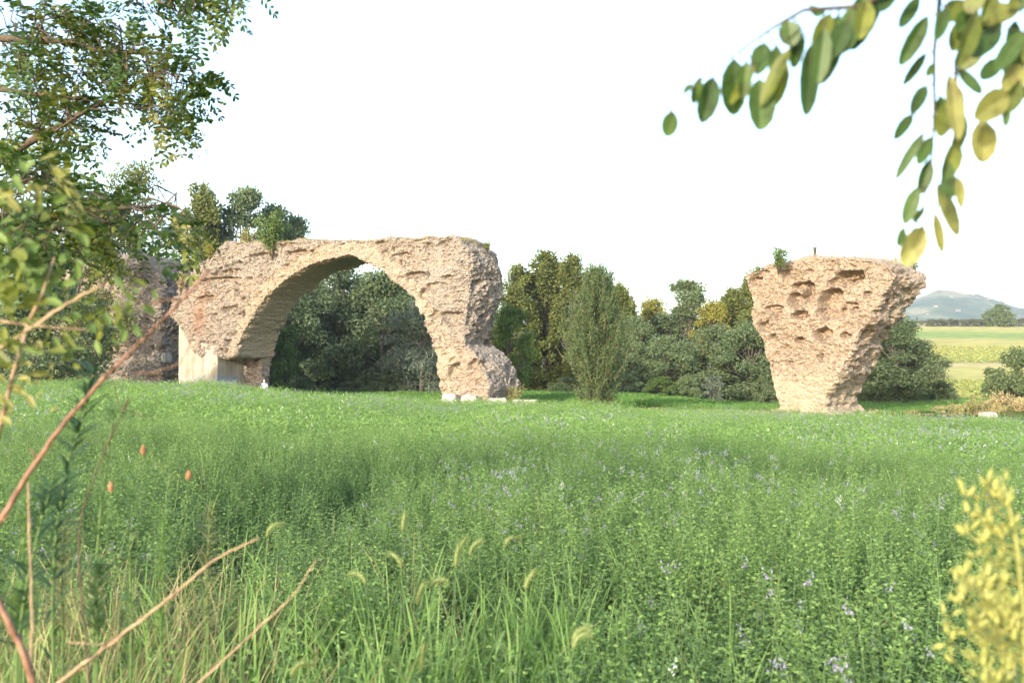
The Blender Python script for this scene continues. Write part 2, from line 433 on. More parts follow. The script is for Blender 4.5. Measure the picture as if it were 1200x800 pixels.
# ------------------------------------------------------------------ ruins
class Plane:
    """the upright front plane of a ruin: origin px at a depth, axis turned by phi so the right end comes nearer"""
    def __init__(s, px, depth, phi):
        s.O = P(px, 420, depth)[:2]; s.a = np.array((math.cos(R(phi)), -math.sin(R(phi)))); s.d = np.array((math.sin(R(phi)), math.cos(R(phi))))
        s.rz = -R(phi)
    def sz(s, px, py, w=0.0):
        r = P(px, py, 1.0) - np.array((0, 0, CAMZ))
        O = s.O + s.d * w
        A = np.array(((r[0], -s.a[0]), (r[1], -s.a[1])))
        t, q = np.linalg.solve(A, O)
        return np.array((q, CAMZ + t * r[2]))
    def sxz(s, lst, w=0.0): return np.array([s.sz(x, y, w) for x, y in lst])

def remeshed(prisms, voxel, smooth_it):
    """union of prisms (outline in s,z ; w from w0 to w1) as one closed voxel mesh -> verts, normals, faces in local (s, w, z)"""
    bm = bmesh.new()
    for out, w0, w1 in prisms:
        vs = [bm.verts.new((q[0], w0, q[1])) for q in out]
        f = bm.faces.new(vs)
        r = bmesh.ops.extrude_face_region(bm, geom=[f])
        nv = [g for g in r['geom'] if isinstance(g, bmesh.types.BMVert)]
        bmesh.ops.translate(bm, verts=nv, vec=(0, w1 - w0, 0))
    bmesh.ops.triangulate(bm, faces=bm.faces[:])
    bmesh.ops.recalc_face_normals(bm, faces=bm.faces[:])
    me = bpy.data.meshes.new('tmp'); bm.to_mesh(me); bm.free()
    o = bpy.data.objects.new('tmp', me); COL.objects.link(o)
    md = o.modifiers.new('r', 'REMESH'); md.mode = 'VOXEL'; md.voxel_size = voxel
    if smooth_it:
        sm = o.modifiers.new('s', 'SMOOTH'); sm.factor = .5; sm.iterations = smooth_it
    dg = bpy.context.evaluated_depsgraph_get()
    ev = o.evaluated_get(dg)
    res = bpy.data.meshes.new_from_object(ev)
    bpy.data.objects.remove(o)
    return res

def get_v(me):
    v = np.zeros(len(me.vertices) * 3); me.vertices.foreach_get('co', v)
    nn = np.zeros(len(me.vertices) * 3); me.vertices.foreach_get('normal', nn)
    return v.reshape(-1, 3), nn.reshape(-1, 3)
def set_v(me, v, tint=None, flat=True):
    me.vertices.foreach_set('co', v.ravel()); me.update()
    me.polygons.foreach_set('use_smooth', np.full(len(me.polygons), not flat))
    if tint is not None:
        c = np.ones((len(v), 4), dtype=np.float32); c[:, :3] = tint
        me.color_attributes.new('tint', 'FLOAT_COLOR', 'POINT').data.foreach_set('color', c.ravel())

def erode(v, nn, amp, seed):
    """broken rubble masonry: courses, missing lumps, stones standing proud"""
    q = np.stack((v[:, 0] * .8, v[:, 1] * .8, v[:, 2] * 3.2), 1)
    course = vnoise(q, seed) * .5 + vnoise(q * 2.3, seed + 1) * .5
    big = fbm(v * .5, 3, seed + 2)
    F1, F2, cid = worley(np.stack((v[:, 0] * 3.6, v[:, 1] * 3.6, v[:, 2] * 4.8), 1), seed + 3)
    patch = .5 + .5 * np.clip(fbm(v * .7, 2, seed + 6) * 1.6 + .3, -1, 1)
    stone = (cid - .5) * .9 - (1 - sstep(.02, .16, F2 - F1)) * .5 - (cid < .2) * .45
    F1b, F2b, cb = worley(np.stack((v[:, 0] * .9, v[:, 1] * .9, v[:, 2] * 1.9), 1) + .3 * vnoise(v * 2.0, seed + 8)[:, None], seed + 5)
    lump = np.where(cb > .76, -(1 - sstep(.3, .5, F1b)), 0)
    fine = fbm(v * 9, 2, seed + 7)
    return amp * (.07 * course + .24 * big + .10 * stone * (.4 + .8 * patch) + .30 * lump + .045 * fine)

def polydist(p, line):
    """distance of (n,2) points to a polyline, and the arc length there"""
    best = np.full(len(p), 1e9); arc = np.zeros(len(p)); L = 0
    for a, b in zip(line[:-1], line[1:]):
        ab = b - a; ln = np.linalg.norm(ab)
        t = np.clip(((p - a) @ ab) / ln ** 2, 0, 1)
        d = np.linalg.norm(p - (a + t[:, None] * ab), axis=1)
        m = d < best
        best = np.where(m, d, best); arc = np.where(m, L + t * ln, arc); L += ln
    return best, arc

def holes(v, nn, pl, lst):
    """cavities in the front face: px, py, rx, ry in photo pixels, depth in metres"""
    add = np.zeros(len(v))
    front = 1 - sstep(.5, 1.1, v[:, 1])
    nz = .25 * vnoise(v * 3.1, 77)
    for px, py, rx, ry, dep in lst:
        c = pl.sz(px, py); ex = pl.sz(px + rx, py); ey = pl.sz(px, py + ry)
        rs, rzv = abs(ex[0] - c[0]) * 1.08, abs(ey[1] - c[1]) * 1.1; dep = dep * 1.4
        r = np.sqrt(((v[:, 0] - c[0]) / rs) ** 2 + ((v[:, 2] - c[1]) / rzv) ** 2) + nz
        add = np.maximum(add, dep * (1 - sstep(.78, 1.0, r)) * front)
    return add

BASEZ = gz(-2, 62) - .4
# --- the standing arch
PA = Plane(545, 61.5, 31)
WA = 3.7
curve_px = [(521, 482), (519.5, 472), (517.5, 451), (514.5, 421), (508, 396), (498, 374), (483, 352), (465, 333), (447, 318), (430, 306), (412, 300), (390, 303), (360, 312), (333, 329), (311, 348), (296, 370), (283.5, 392), (278, 407), (276, 419)]
outer_left = [(262, 421), (255, 417), (234, 417), (222, 408), (212, 384), (200, 366), (205, 345), (214, 329), (226, 312), (244, 300), (264, 284)]
top = [(300, 282), (351, 281), (395, 281), (447, 280), (502, 277), (530, 276)]
right = [(536, 280), (545, 292), (552, 312), (551, 335), (549, 360), (545, 385), (544, 403), (555, 411), (567, 429), (573, 455), (568, 474), (568, 484)]
arch_curve = PA.sxz(curve_px)
out = np.vstack((arch_curve, PA.sxz(outer_left), PA.sxz(top), PA.sxz(right)))
s_in = PA.sz(276, 419)[0] - .25; s_l = PA.sz(207, 420)[0]
zs = PA.sz(276, 400)[1]
leg = np.array(((s_l, BASEZ), (s_l, zs), (s_in, zs), (s_in + .05, zs - 1), (s_in, BASEZ)))
me = remeshed([(out, 0, WA), (leg, 2.75, WA - .02)], .06, 30)
v, nn = get_v(me)
dist, arc = polydist(v[:, [0, 2]], arch_curve)
low = sstep(PA.sz(545, 408)[1] + .2, PA.sz(545, 414)[1] - .3, v[:, 2]) * (v[:, 0] > PA.sz(500, 420)[0])
inside = (1 - sstep(.12, .4, dist)) * sstep(.12, .5, v[:, 1]) * (1 - sstep(WA - .4, WA - .1, v[:, 1]))
ring = (1 - sstep(.85, 1.15, dist)) * (1 - sstep(.3, .7, v[:, 1])) * (arc > 6)
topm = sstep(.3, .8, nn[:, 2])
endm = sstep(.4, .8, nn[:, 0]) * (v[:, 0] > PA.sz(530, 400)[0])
amp = 1.25 * (1 - .9 * inside) * (1 - .45 * ring) * (1 - .5 * topm) * (1 - .4 * low)
d = erode(v, nn, 1, 11) * amp
d += ring * (.07 * vnoise(np.stack((arc * 5.5, v[:, 1] * .8, dist * 1.2), 1), 4) - .05)
d += inside * .035 * vnoise(np.stack((arc * 5, v[:, 1] * 1.0, arc * 0), 1), 8)
d += low * .22 * (1 - np.abs((v[:, 2] - BASEZ - 1.9) / 1.9))
d -= holes(v, nn, PA, [(258, 328, 32, 3, .35), (240, 350, 14, 5, .3), (486, 322, 12, 4, .35), (529, 372, 12, 7, .3), (497, 345, 8, 6, .25), (560, 428, 12, 7, .3), (535, 437, 9, 9, .3), (275, 318, 9, 4, .3), (306, 300, 14, 4, .3), (350, 296, 16, 3, .3), (515, 335, 14, 4, .2), (470, 300, 14, 4, .2)])
v2 = v + nn * d[:, None]
grey = np.clip(.62 + .3 * sstep(PA.sz(470, 330)[0], PA.sz(530, 330)[0], v[:, 0]) * sstep(PA.sz(540, 400)[1], PA.sz(540, 350)[1], v[:, 2]) + .6 * endm + .55 * topm + .5 * sstep(PA.sz(400, 330)[1], PA.sz(400, 290)[1], v[:, 2]) * (v[:, 0] < PA.sz(330, 300)[0]) - .8 * ring * (arc > 16) - .5 * low * (1 - endm), 0, 1) * (1 - inside)  # grey of the end face: mostly its shade put into the colour, partly lichen
c = PA.sz(231, 370)
red = np.exp(-((v[:, 0] - c[0]) / .55) ** 2 - ((v[:, 2] - c[1]) / 1.4) ** 2) * (v[:, 1] < 1) * .8
gold = np.clip(.8 * inside + .35 * ring + .6 * sstep(9, 2, arc) * (dist < 1.3), 0, 1)
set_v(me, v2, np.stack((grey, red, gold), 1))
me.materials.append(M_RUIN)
arch = thing('arch_ruin', 'ruined Roman bridge arch of rubble masonry, still spanning between two piers', 'ruin', (PA.O[0], PA.O[1], 0), rz=PA.rz)
masonry = link('masonry', me, arch)
# smooth concrete repair under the left springing
s0, s1 = PA.sz(207.5, 430)[0], PA.sz(253, 430)[0]
zt, zt2 = PA.sz(207, 376)[1], PA.sz(253, 405)[1]
cm = remeshed([(np.array(((s0, BASEZ), (s1, BASEZ), (s1, zt2), (s0 + 1.2, zt2 + .4), (s0, zt))), .12, 2.85)], .05, 1)
v, nn = get_v(cm)
zb = PA.sz(230, 441)[1]
blue = (.3 + .7 * (v[:, 0] > s1 - .06)) * (v[:, 2] < zb + .12 * vnoise(v * 2.0, 3)) * (1 - sstep(2.0, 2.3, v[:, 1] + .25 * vnoise(v * 3, 4)))
set_v(cm, v + nn * (.012 * vnoise(v * 3, 9))[:, None] - nn * (.03 * (np.abs((v[:, 2] * 1.2) % 1 - .5) < .03) * 0)[:, None], np.repeat(blue[:, None], 3, 1), flat=False)
cm.materials.append(M_CONC)
link('concrete_pier', cm, arch)['label'] = 'smooth beige concrete repair with blue grey paint low down'

# --- the lone pier
PB = Plane(955, 54.0, 43)
WB = 4.3
fo = [(985, 494), (918, 494), (918, 484), (920, 474), (912, 456), (904, 426), (897, 399), (886, 372), (889, 354), (880, 335), (874, 324), (879, 316), (897, 309), (927, 304), (960, 298), (1000, 297), (1030, 300), (1048, 308), (1057, 322), (1040, 348), (1030, 370), (1012, 388), (1004, 411), (994, 434), (979, 452), (974, 466), (976, 478)]
me = remeshed([(PB.sxz(fo), 0, WB)], .06, 45)
v, nn = get_v(me)
fz0, fz1 = PB.sz(960, 425)[1], PB.sz(960, 450)[1]
smooth_low = 1 - sstep(fz1, fz0, v[:, 2])
under = sstep(.25, .6, nn[:, 0])
topm = sstep(.4, .8, nn[:, 2])
amp = 1.15 * (1 - .45 * smooth_low) * (1 - .45 * topm) * (1 - .35 * under)
d = erode(v, nn, 1, 31) * amp
q = np.stack((v[:, 0] * .5 + v[:, 2] * .3, v[:, 1] * 1.1, v[:, 2] * 3.4 - v[:, 0] * 1.2), 1)
d += under * (.16 * vnoise(q, 41) + .1 * vnoise(q * 2.2, 42))
def z2(x, y, rx, ry, dep): return (840 + x / 3.333, 270 + y / 3.333, rx / 3.333, ry / 3.333, dep)
d -= holes(v, nn, PB, [z2(530, 168, 55, 26, .75), z2(495, 185, 40, 18, .5), z2(322, 265, 28, 34, .6), z2(378, 235, 26, 38, .7), z2(355, 205, 40, 14, .4), z2(462, 262, 50, 40, .75), z2(465, 312, 65, 24, .5), z2(355, 322, 34, 17, .55), z2(440, 398, 36, 26, .6), z2(345, 420, 24, 12, .45), z2(200, 365, 26, 20, .4), z2(235, 405, 14, 10, .3), z2(428, 485, 9, 16, .3), z2(255, 322, 28, 18, .35), z2(165, 185, 28, 16, .4), z2(240, 295, 40, 12, .3), z2(555, 300, 18, 14, .3), z2(530, 400, 24, 12, .4), z2(300, 510, 16, 10, .25), z2(610, 240, 20, 12, .3)])
v2 = v + nn * d[:, None]
foot = 1 - sstep(BASEZ + .55, BASEZ + 1.15, v[:, 2])
v2[:, 0] += foot * .35 * np.sign(v[:, 0] - v[:, 0].mean()) * (np.abs(nn[:, 0]) > .3)
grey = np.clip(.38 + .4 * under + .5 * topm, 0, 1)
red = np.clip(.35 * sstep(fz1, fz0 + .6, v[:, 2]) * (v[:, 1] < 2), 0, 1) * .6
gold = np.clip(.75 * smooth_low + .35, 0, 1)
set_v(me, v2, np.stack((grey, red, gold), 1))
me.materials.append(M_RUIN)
pier = tag(link('pier_ruin', me), 'lone flaring bridge pier of pinkish rubble, pocked with holes, top wider than foot', 'ruin')
pier.location = (PB.O[0] - .35 * PB.a[0], PB.O[1] - .35 * PB.a[1], -.12); pier.rotation_euler.z = PB.rz

# --- broken abutment to the left, half behind branches
PC = Plane(150, 79, 31)
fo = [(187, 460), (188, 418), (190, 376), (186, 362), (189, 348), (187, 322), (176, 306), (160, 300), (147, 301), (125, 300), (104, 304), (80, 312), (66, 330), (58, 360), (60, 400), (55, 460)]
me = remeshed([(PC.sxz(fo), 0, 3.6)], .09, 6)
v, nn = get_v(me)
v2 = v + nn * (erode(v, nn, 1.3, 51))[:, None]
set_v(me, v2, np.stack((np.full(len(v), .95), .06 * np.ones(len(v)), 0 * v[:, 0]), 1))
me.materials.append(M_RUIN)
ab = tag(link('abutment_ruin', me), 'grey crumbling masonry stump left of the arch, half behind leaves', 'ruin')
ab.location = (PC.O[0], PC.O[1], 0); ab.rotation_euler.z = PC.rz

# loose dressed stones
def stone(name, px, py, depth, sx, sy, sz_, rz, label, seed, group=None):
    bm = bmesh.new()
    bmesh.ops.create_cube(bm, size=1)
    bmesh.ops.scale(bm, vec=(sx, sy, sz_), verts=bm.verts[:])
    bmesh.ops.bevel(bm, geom=bm.edges[:], offset=.08 * min(sx, sy, sz_) + .03, segments=2, affect='EDGES')
    bmesh.ops.subdivide_edges(bm, edges=bm.edges[:], cuts=3, use_grid_fill=True)
    vv = np.array([q.co for q in bm.verts])
    off = .06 * fbm(vv * 2.2 + seed, 3, seed)
    for q, k in zip(bm.verts, off): q.co += q.co.normalized() * k
    me = bpy.data.meshes.new(name); bm.to_mesh(me); bm.free(); me.materials.append(M_STONE)
    o = link(name, me); p = P(px, py, depth)
    o.location = p; o.rotation_euler.z = rz
    return tag(o, label, 'stone', group)
stone('stone_block', 529, 470, 60.9, 1.0, .7, .9, -.55, 'white stone block under the left corner of the right arch pier', 1)
stone('stone_block', 551, 470.5, 60.4, 1.1, .5, .75, -.5, 'pale stone block under the middle of the right arch pier', 2)
stone('stone_block', 583, 472, 60.6, 1.1, .8, .6, .2, 'pale block under the right end of the arch pier footing', 3)
stone('stone_block', 606, 472, 61.5, .5, .6, .42, .6, 'smallest white block lying in grass beside the arch pier', 4)
stone('stone_block', 620, 472, 61.8, .85, .6, .42, .1, 'flat white block lying in grass, farthest right of the arch pier', 5)
stone('stone_block', 193, 419, 77.5, .8, .9, .8, -.5, 'pale dressed block jutting from the grey masonry stump', 6)
stone('stone_block', 1157, 486, 54, .8, .6, .3, .3, 'pale stone lying on the dry grassy mound', 7)

# ------------------------------------------------------------------ trees
def tree_proto(name, H, Wd, kind, leaf, nclump, nleaf, lsize, seed, asp=.45, bark=None):
    """trunk + limbs in one mesh, crown of many leaf faces gathered in clumps in another"""
    r = np.random.default_rng(seed)
    root = thing(name, None, 'tree')
    tb = MB()
    ht = H * (.85 if kind != 'round' else .6)
    pts = [(.15 * math.sin(k * 1.3 + seed) * k / 8, .15 * math.cos(k * 1.7 + seed) * k / 8, ht * k / 8) for k in range(9)]
    r0 = H * .018
    tb.tube(pts, [r0 * (1.25 if k == 0 else 1) * (1 - .85 * k / 8) for k in range(9)], 7)
    cents, sizes = [], []
    while len(cents) < nclump:
        t = r.uniform(0, 1)
        if kind == 'poplar': z0, prof = .03, (math.sin(math.pi * min(1, t * .72 + .25)) ** .6) * (.88 + .12 * math.sin(t * 9 + seed))
        elif kind == 'willow': z0, prof = .02, (math.sin(math.pi * min(1, t * .72 + .25)) ** .7)
        else: z0, prof = .16, (math.sin(math.pi * min(1, t * .86 + .12)) ** .55)
        a = r.uniform(0, 2 * math.pi)
        rad = Wd * .5 * prof * (r.uniform(0, 1) ** .45) * (.82 + .25 * math.sin(a * 3 + seed + t * 4))
        z = H * (z0 + (.97 - z0) * t)
        cents.append((rad * math.cos(a), rad * math.sin(a), z)); sizes.append(r.uniform(.055, .12) * (H + Wd) * .5 * (1 if kind != 'poplar' else .62))
    cents = np.array(cents); sizes = np.array(sizes)
    for k in range(0, nclump, max(1, nclump // 26)):
        c = cents[k]; s0 = np.array((0, 0, max(H * .06, c[2] * .55)))
        mid = s0 * .45 + c * .55 + np.array((0, 0, -.03 * H))
        tb.tube([s0, mid, c], [r0 * .4, r0 * .22, r0 * .06], 5, cap=False)
    tb.build('trunk', bark or M_BARK, root, smooth=True)
    cb = MB()
    k = r.integers(0, nclump, nleaf)
    u = unit(r.normal(size=(nleaf, 3))) * (r.uniform(0, 1, (nleaf, 1)) ** .5)
    st = np.array((1, 1, .72)) if kind == 'round' else (np.array((.75, .75, 1.35)) if kind == 'poplar' else np.array((.95, .95, 1.0)))
    pos = cents[k] + u * sizes[k][:, None] * st
    pos[:, 2] = np.maximum(pos[:, 2], .05)
    d = r.normal(size=(nleaf, 3)) + u * .6
    if kind == 'willow': d = d * np.array((.8, .8, .6)) + np.array((0, 0, -.7))
    if kind == 'poplar': d = d + np.array((0, 0, .5))
    nr = r.normal(size=(nleaf, 3)) + u * .8 + np.array((0, 0, .5))
    L = lsize * r.uniform(.65, 1.3, nleaf)
    cb.leaves(pos, d, nr, L, L * asp, 0)
    cb.build('crown', leaf, root)
    root['H'], root['W'] = H, Wd
    return root
PROTO = {}
PDEF = {'willow_a': ('willow_tree', 9, 7.5, 'willow', M_WILLOW, 110, 15000, .27, 1, .38), 'willow_b': ('willow_tree', 9, 7.5, 'willow', M_WILLOW, 90, 14000, .27, 2, .36),
        'willow_c': ('willow_tree', 10, 8, 'willow', M_WILLOW, 70, 15000, .28, 3, .42), 'silver': ('silver_willow', 8, 6.5, 'willow', M_SILVER, 90, 12000, .26, 4, .3),
        'poplar_a': ('poplar_tree', 13, 5, 'poplar', M_POPLAR, 190, 17000, .24, 5, .6), 'poplar_b': ('poplar_tree', 13, 5, 'poplar', M_POPLAR, 170, 16000, .24, 6, .6),
        'poplar_d': ('poplar_tree', 13, 6, 'round', M_WILLOW, 70, 12000, .28, 15, .5),
        'yellow': ('yellowing_tree', 9, 5, 'round', M_YELLOW, 60, 9000, .24, 7, .6), 'acacia': ('acacia_tree', 5, 4, 'round', M_ACACIA, 46, 7000, .22, 8, .4),
        'bush': ('leafy_shrub', 3.5, 3.5, 'willow', M_ACACIA, 40, 5000, .2, 9, .45), 'darkbush': ('leafy_shrub', 3, 3.5, 'willow', M_WILLOW, 60, 10000, .17, 10, .5),
        'silverbush': ('leafy_shrub', 2, 2.2, 'willow', M_SILVER, 26, 2600, .16, 11, .35), 'olive': ('olive_tree', 4.5, 5, 'willow', M_OLIVE, 40, 3200, .3, 12, .5), 'oak': ('oak_tree', 8, 10, 'willow', M_WILLOW, 110, 12000, .42, 13, .6),
        'locust': ('locust_tree', 12, 7, 'round', M_POPLAR, 90, 12000, .24, 16, .5)}
def place(kind, px, depth, topy, wpx, label, group=None, rz=None, ypx_base=None):
    p = P(px, 420, depth); x, y = p[0], p[1]
    z0 = gz(x, y) - .05
    H = P(px, topy, depth)[2] - z0; Wd = wpx * (1.3 if depth < 200 else 1) / FPX * depth
    if kind not in PROTO:
        o = PROTO[kind] = tree_proto(*PDEF[kind])
        bh, bw = PDEF[kind][1], PDEF[kind][2]
        o.location = (x, y, z0)
    else:
        bh, bw = PDEF[kind][1], PDEF[kind][2]
        o = dup(PROTO[kind], (x, y, z0))
    o.scale = (Wd / bw, Wd / bw, H / bh * .99)
    o.rotation_euler.z = rng.uniform(0, 6.28) if rz is None else rz
    if 'group' in o and not group: del o['group']
    tag(o, label, 'shrub' if 'bush' in kind else 'tree', group)
    return o
GB = 'trees along the far edge of the meadow'
place('willow_a', 336, 92, 330, 105, 'dark willow seen through the left side of the arch', GB)
place('willow_b', 392, 97, 306, 120, 'tallest dark willow seen through the arch, under its crown', GB)
place('willow_c', 448, 95, 316, 110, 'broad dark tree seen through the arch right of its middle', GB)
place('silver', 494, 88, 352, 90, 'silvery grey willow seen through the right side of the arch', GB)
place('willow_a', 425, 100, 330, 130, 'dark tree deepest behind the middle of the arch', GB)
place('bush', 333, 82, 378, 62, 'bright green shrub at the left foot of the arch opening')
place('bush', 318, 80, 420, 40, 'low green shrub just right of the concrete pier')
place('willow_b', 545, 98, 330, 90, 'dark willow hidden behind the right arch pier', GB)
place('poplar_a', 607, 99, 309, 62, 'olive green poplar directly right of the arch', GB)
place('poplar_b', 640, 101, 291, 66, 'tallest yellow topped poplar between the arch and the feathery willow', GB)
place('poplar_a', 671, 98, 296, 60, 'yellow topped poplar half behind the feathery willow', GB)
place('poplar_b', 722, 97, 330, 60, 'poplar partly hidden behind the right side of the feathery willow', GB)
place('acacia', 599, 72, 360, 58, 'bright green acacia touching the right side of the arch pier')
place('willow_c', 742, 95, 372, 70, 'dark round tree just right of the feathery willow', GB)
place('yellow', 765, 106, 349, 46, 'small yellow tree rising above dark trees in the gap', GB)  # yellow sunlight on this crown is put into its leaf colour
place('willow_a', 782, 91, 392, 90, 'grey green willow below the small yellow tree', GB)
place('poplar_d', 806, 103, 326, 60, 'dark topped tall tree midway between willow and lone pier', GB)
place('willow_b', 835, 93, 380, 90, 'grey green willow below the tall tree midway to the lone pier', GB)
place('yellow', 838, 100, 352, 46, 'brownish yellow tree in front of a taller dark crown', GB)
place('poplar_b', 862, 104, 334, 60, 'olive poplar standing a little left of the lone pier', GB)
place('poplar_a', 889, 98, 312, 56, 'poplar touching the upper left edge of the lone pier', GB)
place('willow_c', 880, 90, 378, 110, 'dark broad tree touching the lower left edge of the lone pier', GB)
place('willow_a', 945, 95, 350, 110, 'dark willow hidden behind the lone pier', GB)
place('willow_c', 1052, 86, 372, 112, 'dark round tree under the right overhang of the lone pier', GB)
place('willow_b', 1072, 89, 398, 74, 'dark tree at the right end of the belt beside the far fields', GB)
place('willow_a', 1040, 92, 392, 90, 'dark willow behind the round tree under the overhang', GB)
place('willow_b', 1012, 90, 385, 80, 'dark willow close behind the right foot of the lone pier', GB)
for px, dp, ty, wp in ((322, 106, 352, 90), (362, 110, 330, 90), (420, 112, 322, 90), (470, 110, 335, 90), (515, 108, 345, 90), (575, 110, 330, 80), (625, 112, 322, 90), (690, 110, 320, 80), (728, 108, 352, 70), (755, 112, 372, 80), (800, 112, 362, 80), (850, 113, 352, 90), (905, 110, 345, 90), (975, 110, 380, 90), (240, 108, 300, 100), (300, 112, 290, 90), (90, 104, 300, 110), (170, 110, 320, 80)):
    place(['willow_a', 'willow_b', 'willow_c'][int(px) % 3], px, dp, ty, wp, 'dark tree of the belt behind the front row of trees', 'dark trees of the belt behind the front row')
for px, ty in ((352, 442), (418, 446), (452, 440), (662, 442), (736, 440), (806, 440), (896, 438), (1030, 444), (1098, 446)):
    place('darkbush', px, 86 + (px % 7) * .5, ty, 38, 'dark shrub at the shaded foot of the tree belt', 'dark shrubs at the foot of the tree belt')
place('silverbush', 836, 86, 440, 36, 'low silver shrub at the foot of the dark trees')
place('bush', 775, 87, 440, 44, 'low bright shrub at the foot of the grey green willow')
place('poplar_d', 285, 99, 217, 76, 'dark tall tree rising above the left shoulder of the arch', GB)
place('poplar_d', 322, 103, 238, 60, 'dark tree above the arch, second from its left shoulder', GB)
place('poplar_d', 346, 105, 250, 48, 'dark tree above the arch, lowest and rightmost of three', GB)
place('poplar_a', 236, 96, 213, 66, 'sunlit poplar left of the dark trees above the arch', GB)
place('locust', 152, 84, 190, 90, 'sunlit open crowned tree above the grey masonry stump', GB)
place('willow_b', 196, 96, 300, 70, 'dark willow in the gap between stump and arch', GB)
place('willow_a', 125, 94, 285, 110, 'dark willow behind the grey masonry stump', GB)
place('locust', 85, 72, 205, 110, 'olive tree left of the grey stump, behind leafy branches', GB)
place('willow_c', 20, 92, 235, 110, 'tall dense tree at the left edge of the meadow', GB)
place('willow_a', 40, 58, 330, 160, 'low dark willow left of the grey masonry stump', GB)
# right side
place('darkbush', 1190, 62, 410, 62, 'dense olive bush on the dry mound at the right edge')
place('oak', 1172, 318, 357, 38, 'round crowned tree standing alone on the ridge line')
for k, px in enumerate([1092, 1102, 1112, 1122, 1132, 1141, 1150, 1157, 1089, 1099, 1106, 1117, 1127, 1136, 1146, 1189, 1198, 1209, 1222]):
    place('olive', px + rng.uniform(-2, 2), 322 + rng.uniform(-6, 6), 373.5 - (2 if px > 1180 else 0) + rng.uniform(-1, 1), 17, 'small olive tree in the row along the ridge', 'olive row along the ridge')

# feathery upright willow in mid meadow
def feather():
    p = P(700, 474, 58); z0 = gz(p[0], p[1])
    t = thing('feathery_willow', 'feathery upright willow standing alone in the meadow between the ruins', 'tree', (p[0], p[1], z0))
    H = P(700, 294, 58)[2] - z0
    r = np.random.default_rng(3)
    tb = MB(); tb.tube([(0, 0, -.1), (.05, 0, 1.2), (-.05, .05, 2.6), (.05, 0, 4.2), (0, 0, H * .8)], [.17, .13, .11, .07, .02], 8)
    cb = MB()
    B, D, N, L = [], [], [], []
    for k in range(430):
        a = r.uniform(0, 6.283); t_ = r.uniform(0, 1) ** .9; b0 = t_ * H * .72
        ln = r.uniform(.7, 1) * H * (.36 - .14 * t_)
        wr = np.interp(b0 / H, [0, .12, .3, .5, .72], [.26, .66, .70, .50, .26]) * r.uniform(.25, 1)
        if k < 50: b0 = r.uniform(0, .4); ln = r.uniform(.6, 1.5); wr = r.uniform(.4, .9)
        base = np.array((0, 0, b0 + .1)) + np.array((math.cos(a), math.sin(a), 0)) * .05
        ho = wr * ln * 1.25
        tip = base + np.array((math.cos(a) * ho, math.sin(a) * ho, ln))
        tip[2] = min(tip[2], H * r.uniform(.86, 1.06))
        mid = (base + tip) / 2 + np.array((math.cos(a), math.sin(a), -.4)) * ho * .3
        seg = [(1 - q) ** 2 * base + 2 * q * (1 - q) * mid + q * q * tip for q in np.linspace(0, 1, 6)]
        tb.tube(seg, [.018, .014, .011, .009, .007, .004], 4, cap=False)
        n_ = int(ln * 46)
        for q in r.uniform(.15, 1, n_):
            pt = (1 - q) ** 2 * base + 2 * q * (1 - q) * mid + q * q * tip
            dd = unit(tip - base) * .7 + r.normal(size=3) * .6
            B.append(pt + r.normal(size=3) * .10); D.append(dd); N.append(r.normal(size=3)); L.append(r.uniform(.14, .3))
    L = np.array(L)
    cb.leaves(B, D, N, L, L * .24, 0)
    tb.build('trunk', bark_mat('reddish_bark', (.17, .09, .05), (.30, .19, .12), 8), t, True)
    cb.build('crown', leaf_mat('feathery_willow_leaf', (.048, .088, .032), (.13, .178, .072), .3), t)
feather()

# plants growing on the ruins
def bushlet(name, px, py, depth, h, wd, label, leafm, n, seed, lsize=.12, upright=.6):
    p = P(px, py, depth); t = thing(name, label, 'plant', p); r = np.random.default_rng(seed)
    tb, cb = MB(), MB(); B, D, N = [], [], []
    for k in range(14):
        a = r.uniform(0, 6.28); rr = r.uniform(.1, 1) * wd * .5; hh = h * r.uniform(.45, 1)
        tip = np.array((math.cos(a) * rr, math.sin(a) * rr, hh)); mid = tip * .5 + np.array((0, 0, .1 * h))
        tb.tube([(0, 0, -.25), mid, tip], [.018, .012, .004], 4, cap=False)
        for q in r.uniform(.2, 1, n // 14):
            B.append((tip * q + (mid - tip * .5) * 4 * q * (1 - q)) + r.normal(size=3) * .07 * wd); D.append(r.normal(size=3) + np.array((0, 0, upright))); N.append(r.normal(size=3) + np.array((0, 0, .6)))
    cb.leaves(B, D, N, lsize * r.uniform(.6, 1.3, len(B)), lsize * .45, 0, 'obov')
    tb.build('stem', M_TWIG, t); cb.build('leaves', leafm, t)
bushlet('shrub', 319, 300, 70, 3.1, 2.6, 'bright green shrub growing on top of the arch, largest on the ruins', M_ACACIA, 1500, 1, .2)
bushlet('shrub', 290, 287, 71.5, 1.0, 1.6, 'low olive shrub on the arch left of the bright green one', M_DRYG, 700, 2, .16)
bushlet('shrub', 246, 305, 73, 1.5, 1.1, 'yellow green plant on the sloping left shoulder of the arch', M_YELLOW, 700, 3, .15)
bushlet('shrub', 212, 342, 74, 1.6, .8, 'cream coloured weed at the left edge of the arch', M_DRY, 400, 4, .15)
bushlet('shrub', 912, 317, 54.2, 1.3, 1.5, 'green weed tuft on the upper left edge of the lone pier', M_ACACIA, 800, 5, .13)
bushlet('shrub', 955, 299, 55.5, .8, .9, 'sparse twiggy weed on top of the lone pier', M_WILLOW, 80, 6, .1)
bushlet('shrub', 1072, 318, 56.5, .7, .9, 'dark weed on the upper right edge of the lone pier', M_WILLOW, 300, 7, .11)
bushlet('shrub', 571, 294, 63.0, .6, .8, 'small weed at the upper right shoulder of the arch', M_POPLAR, 250, 8, .12)
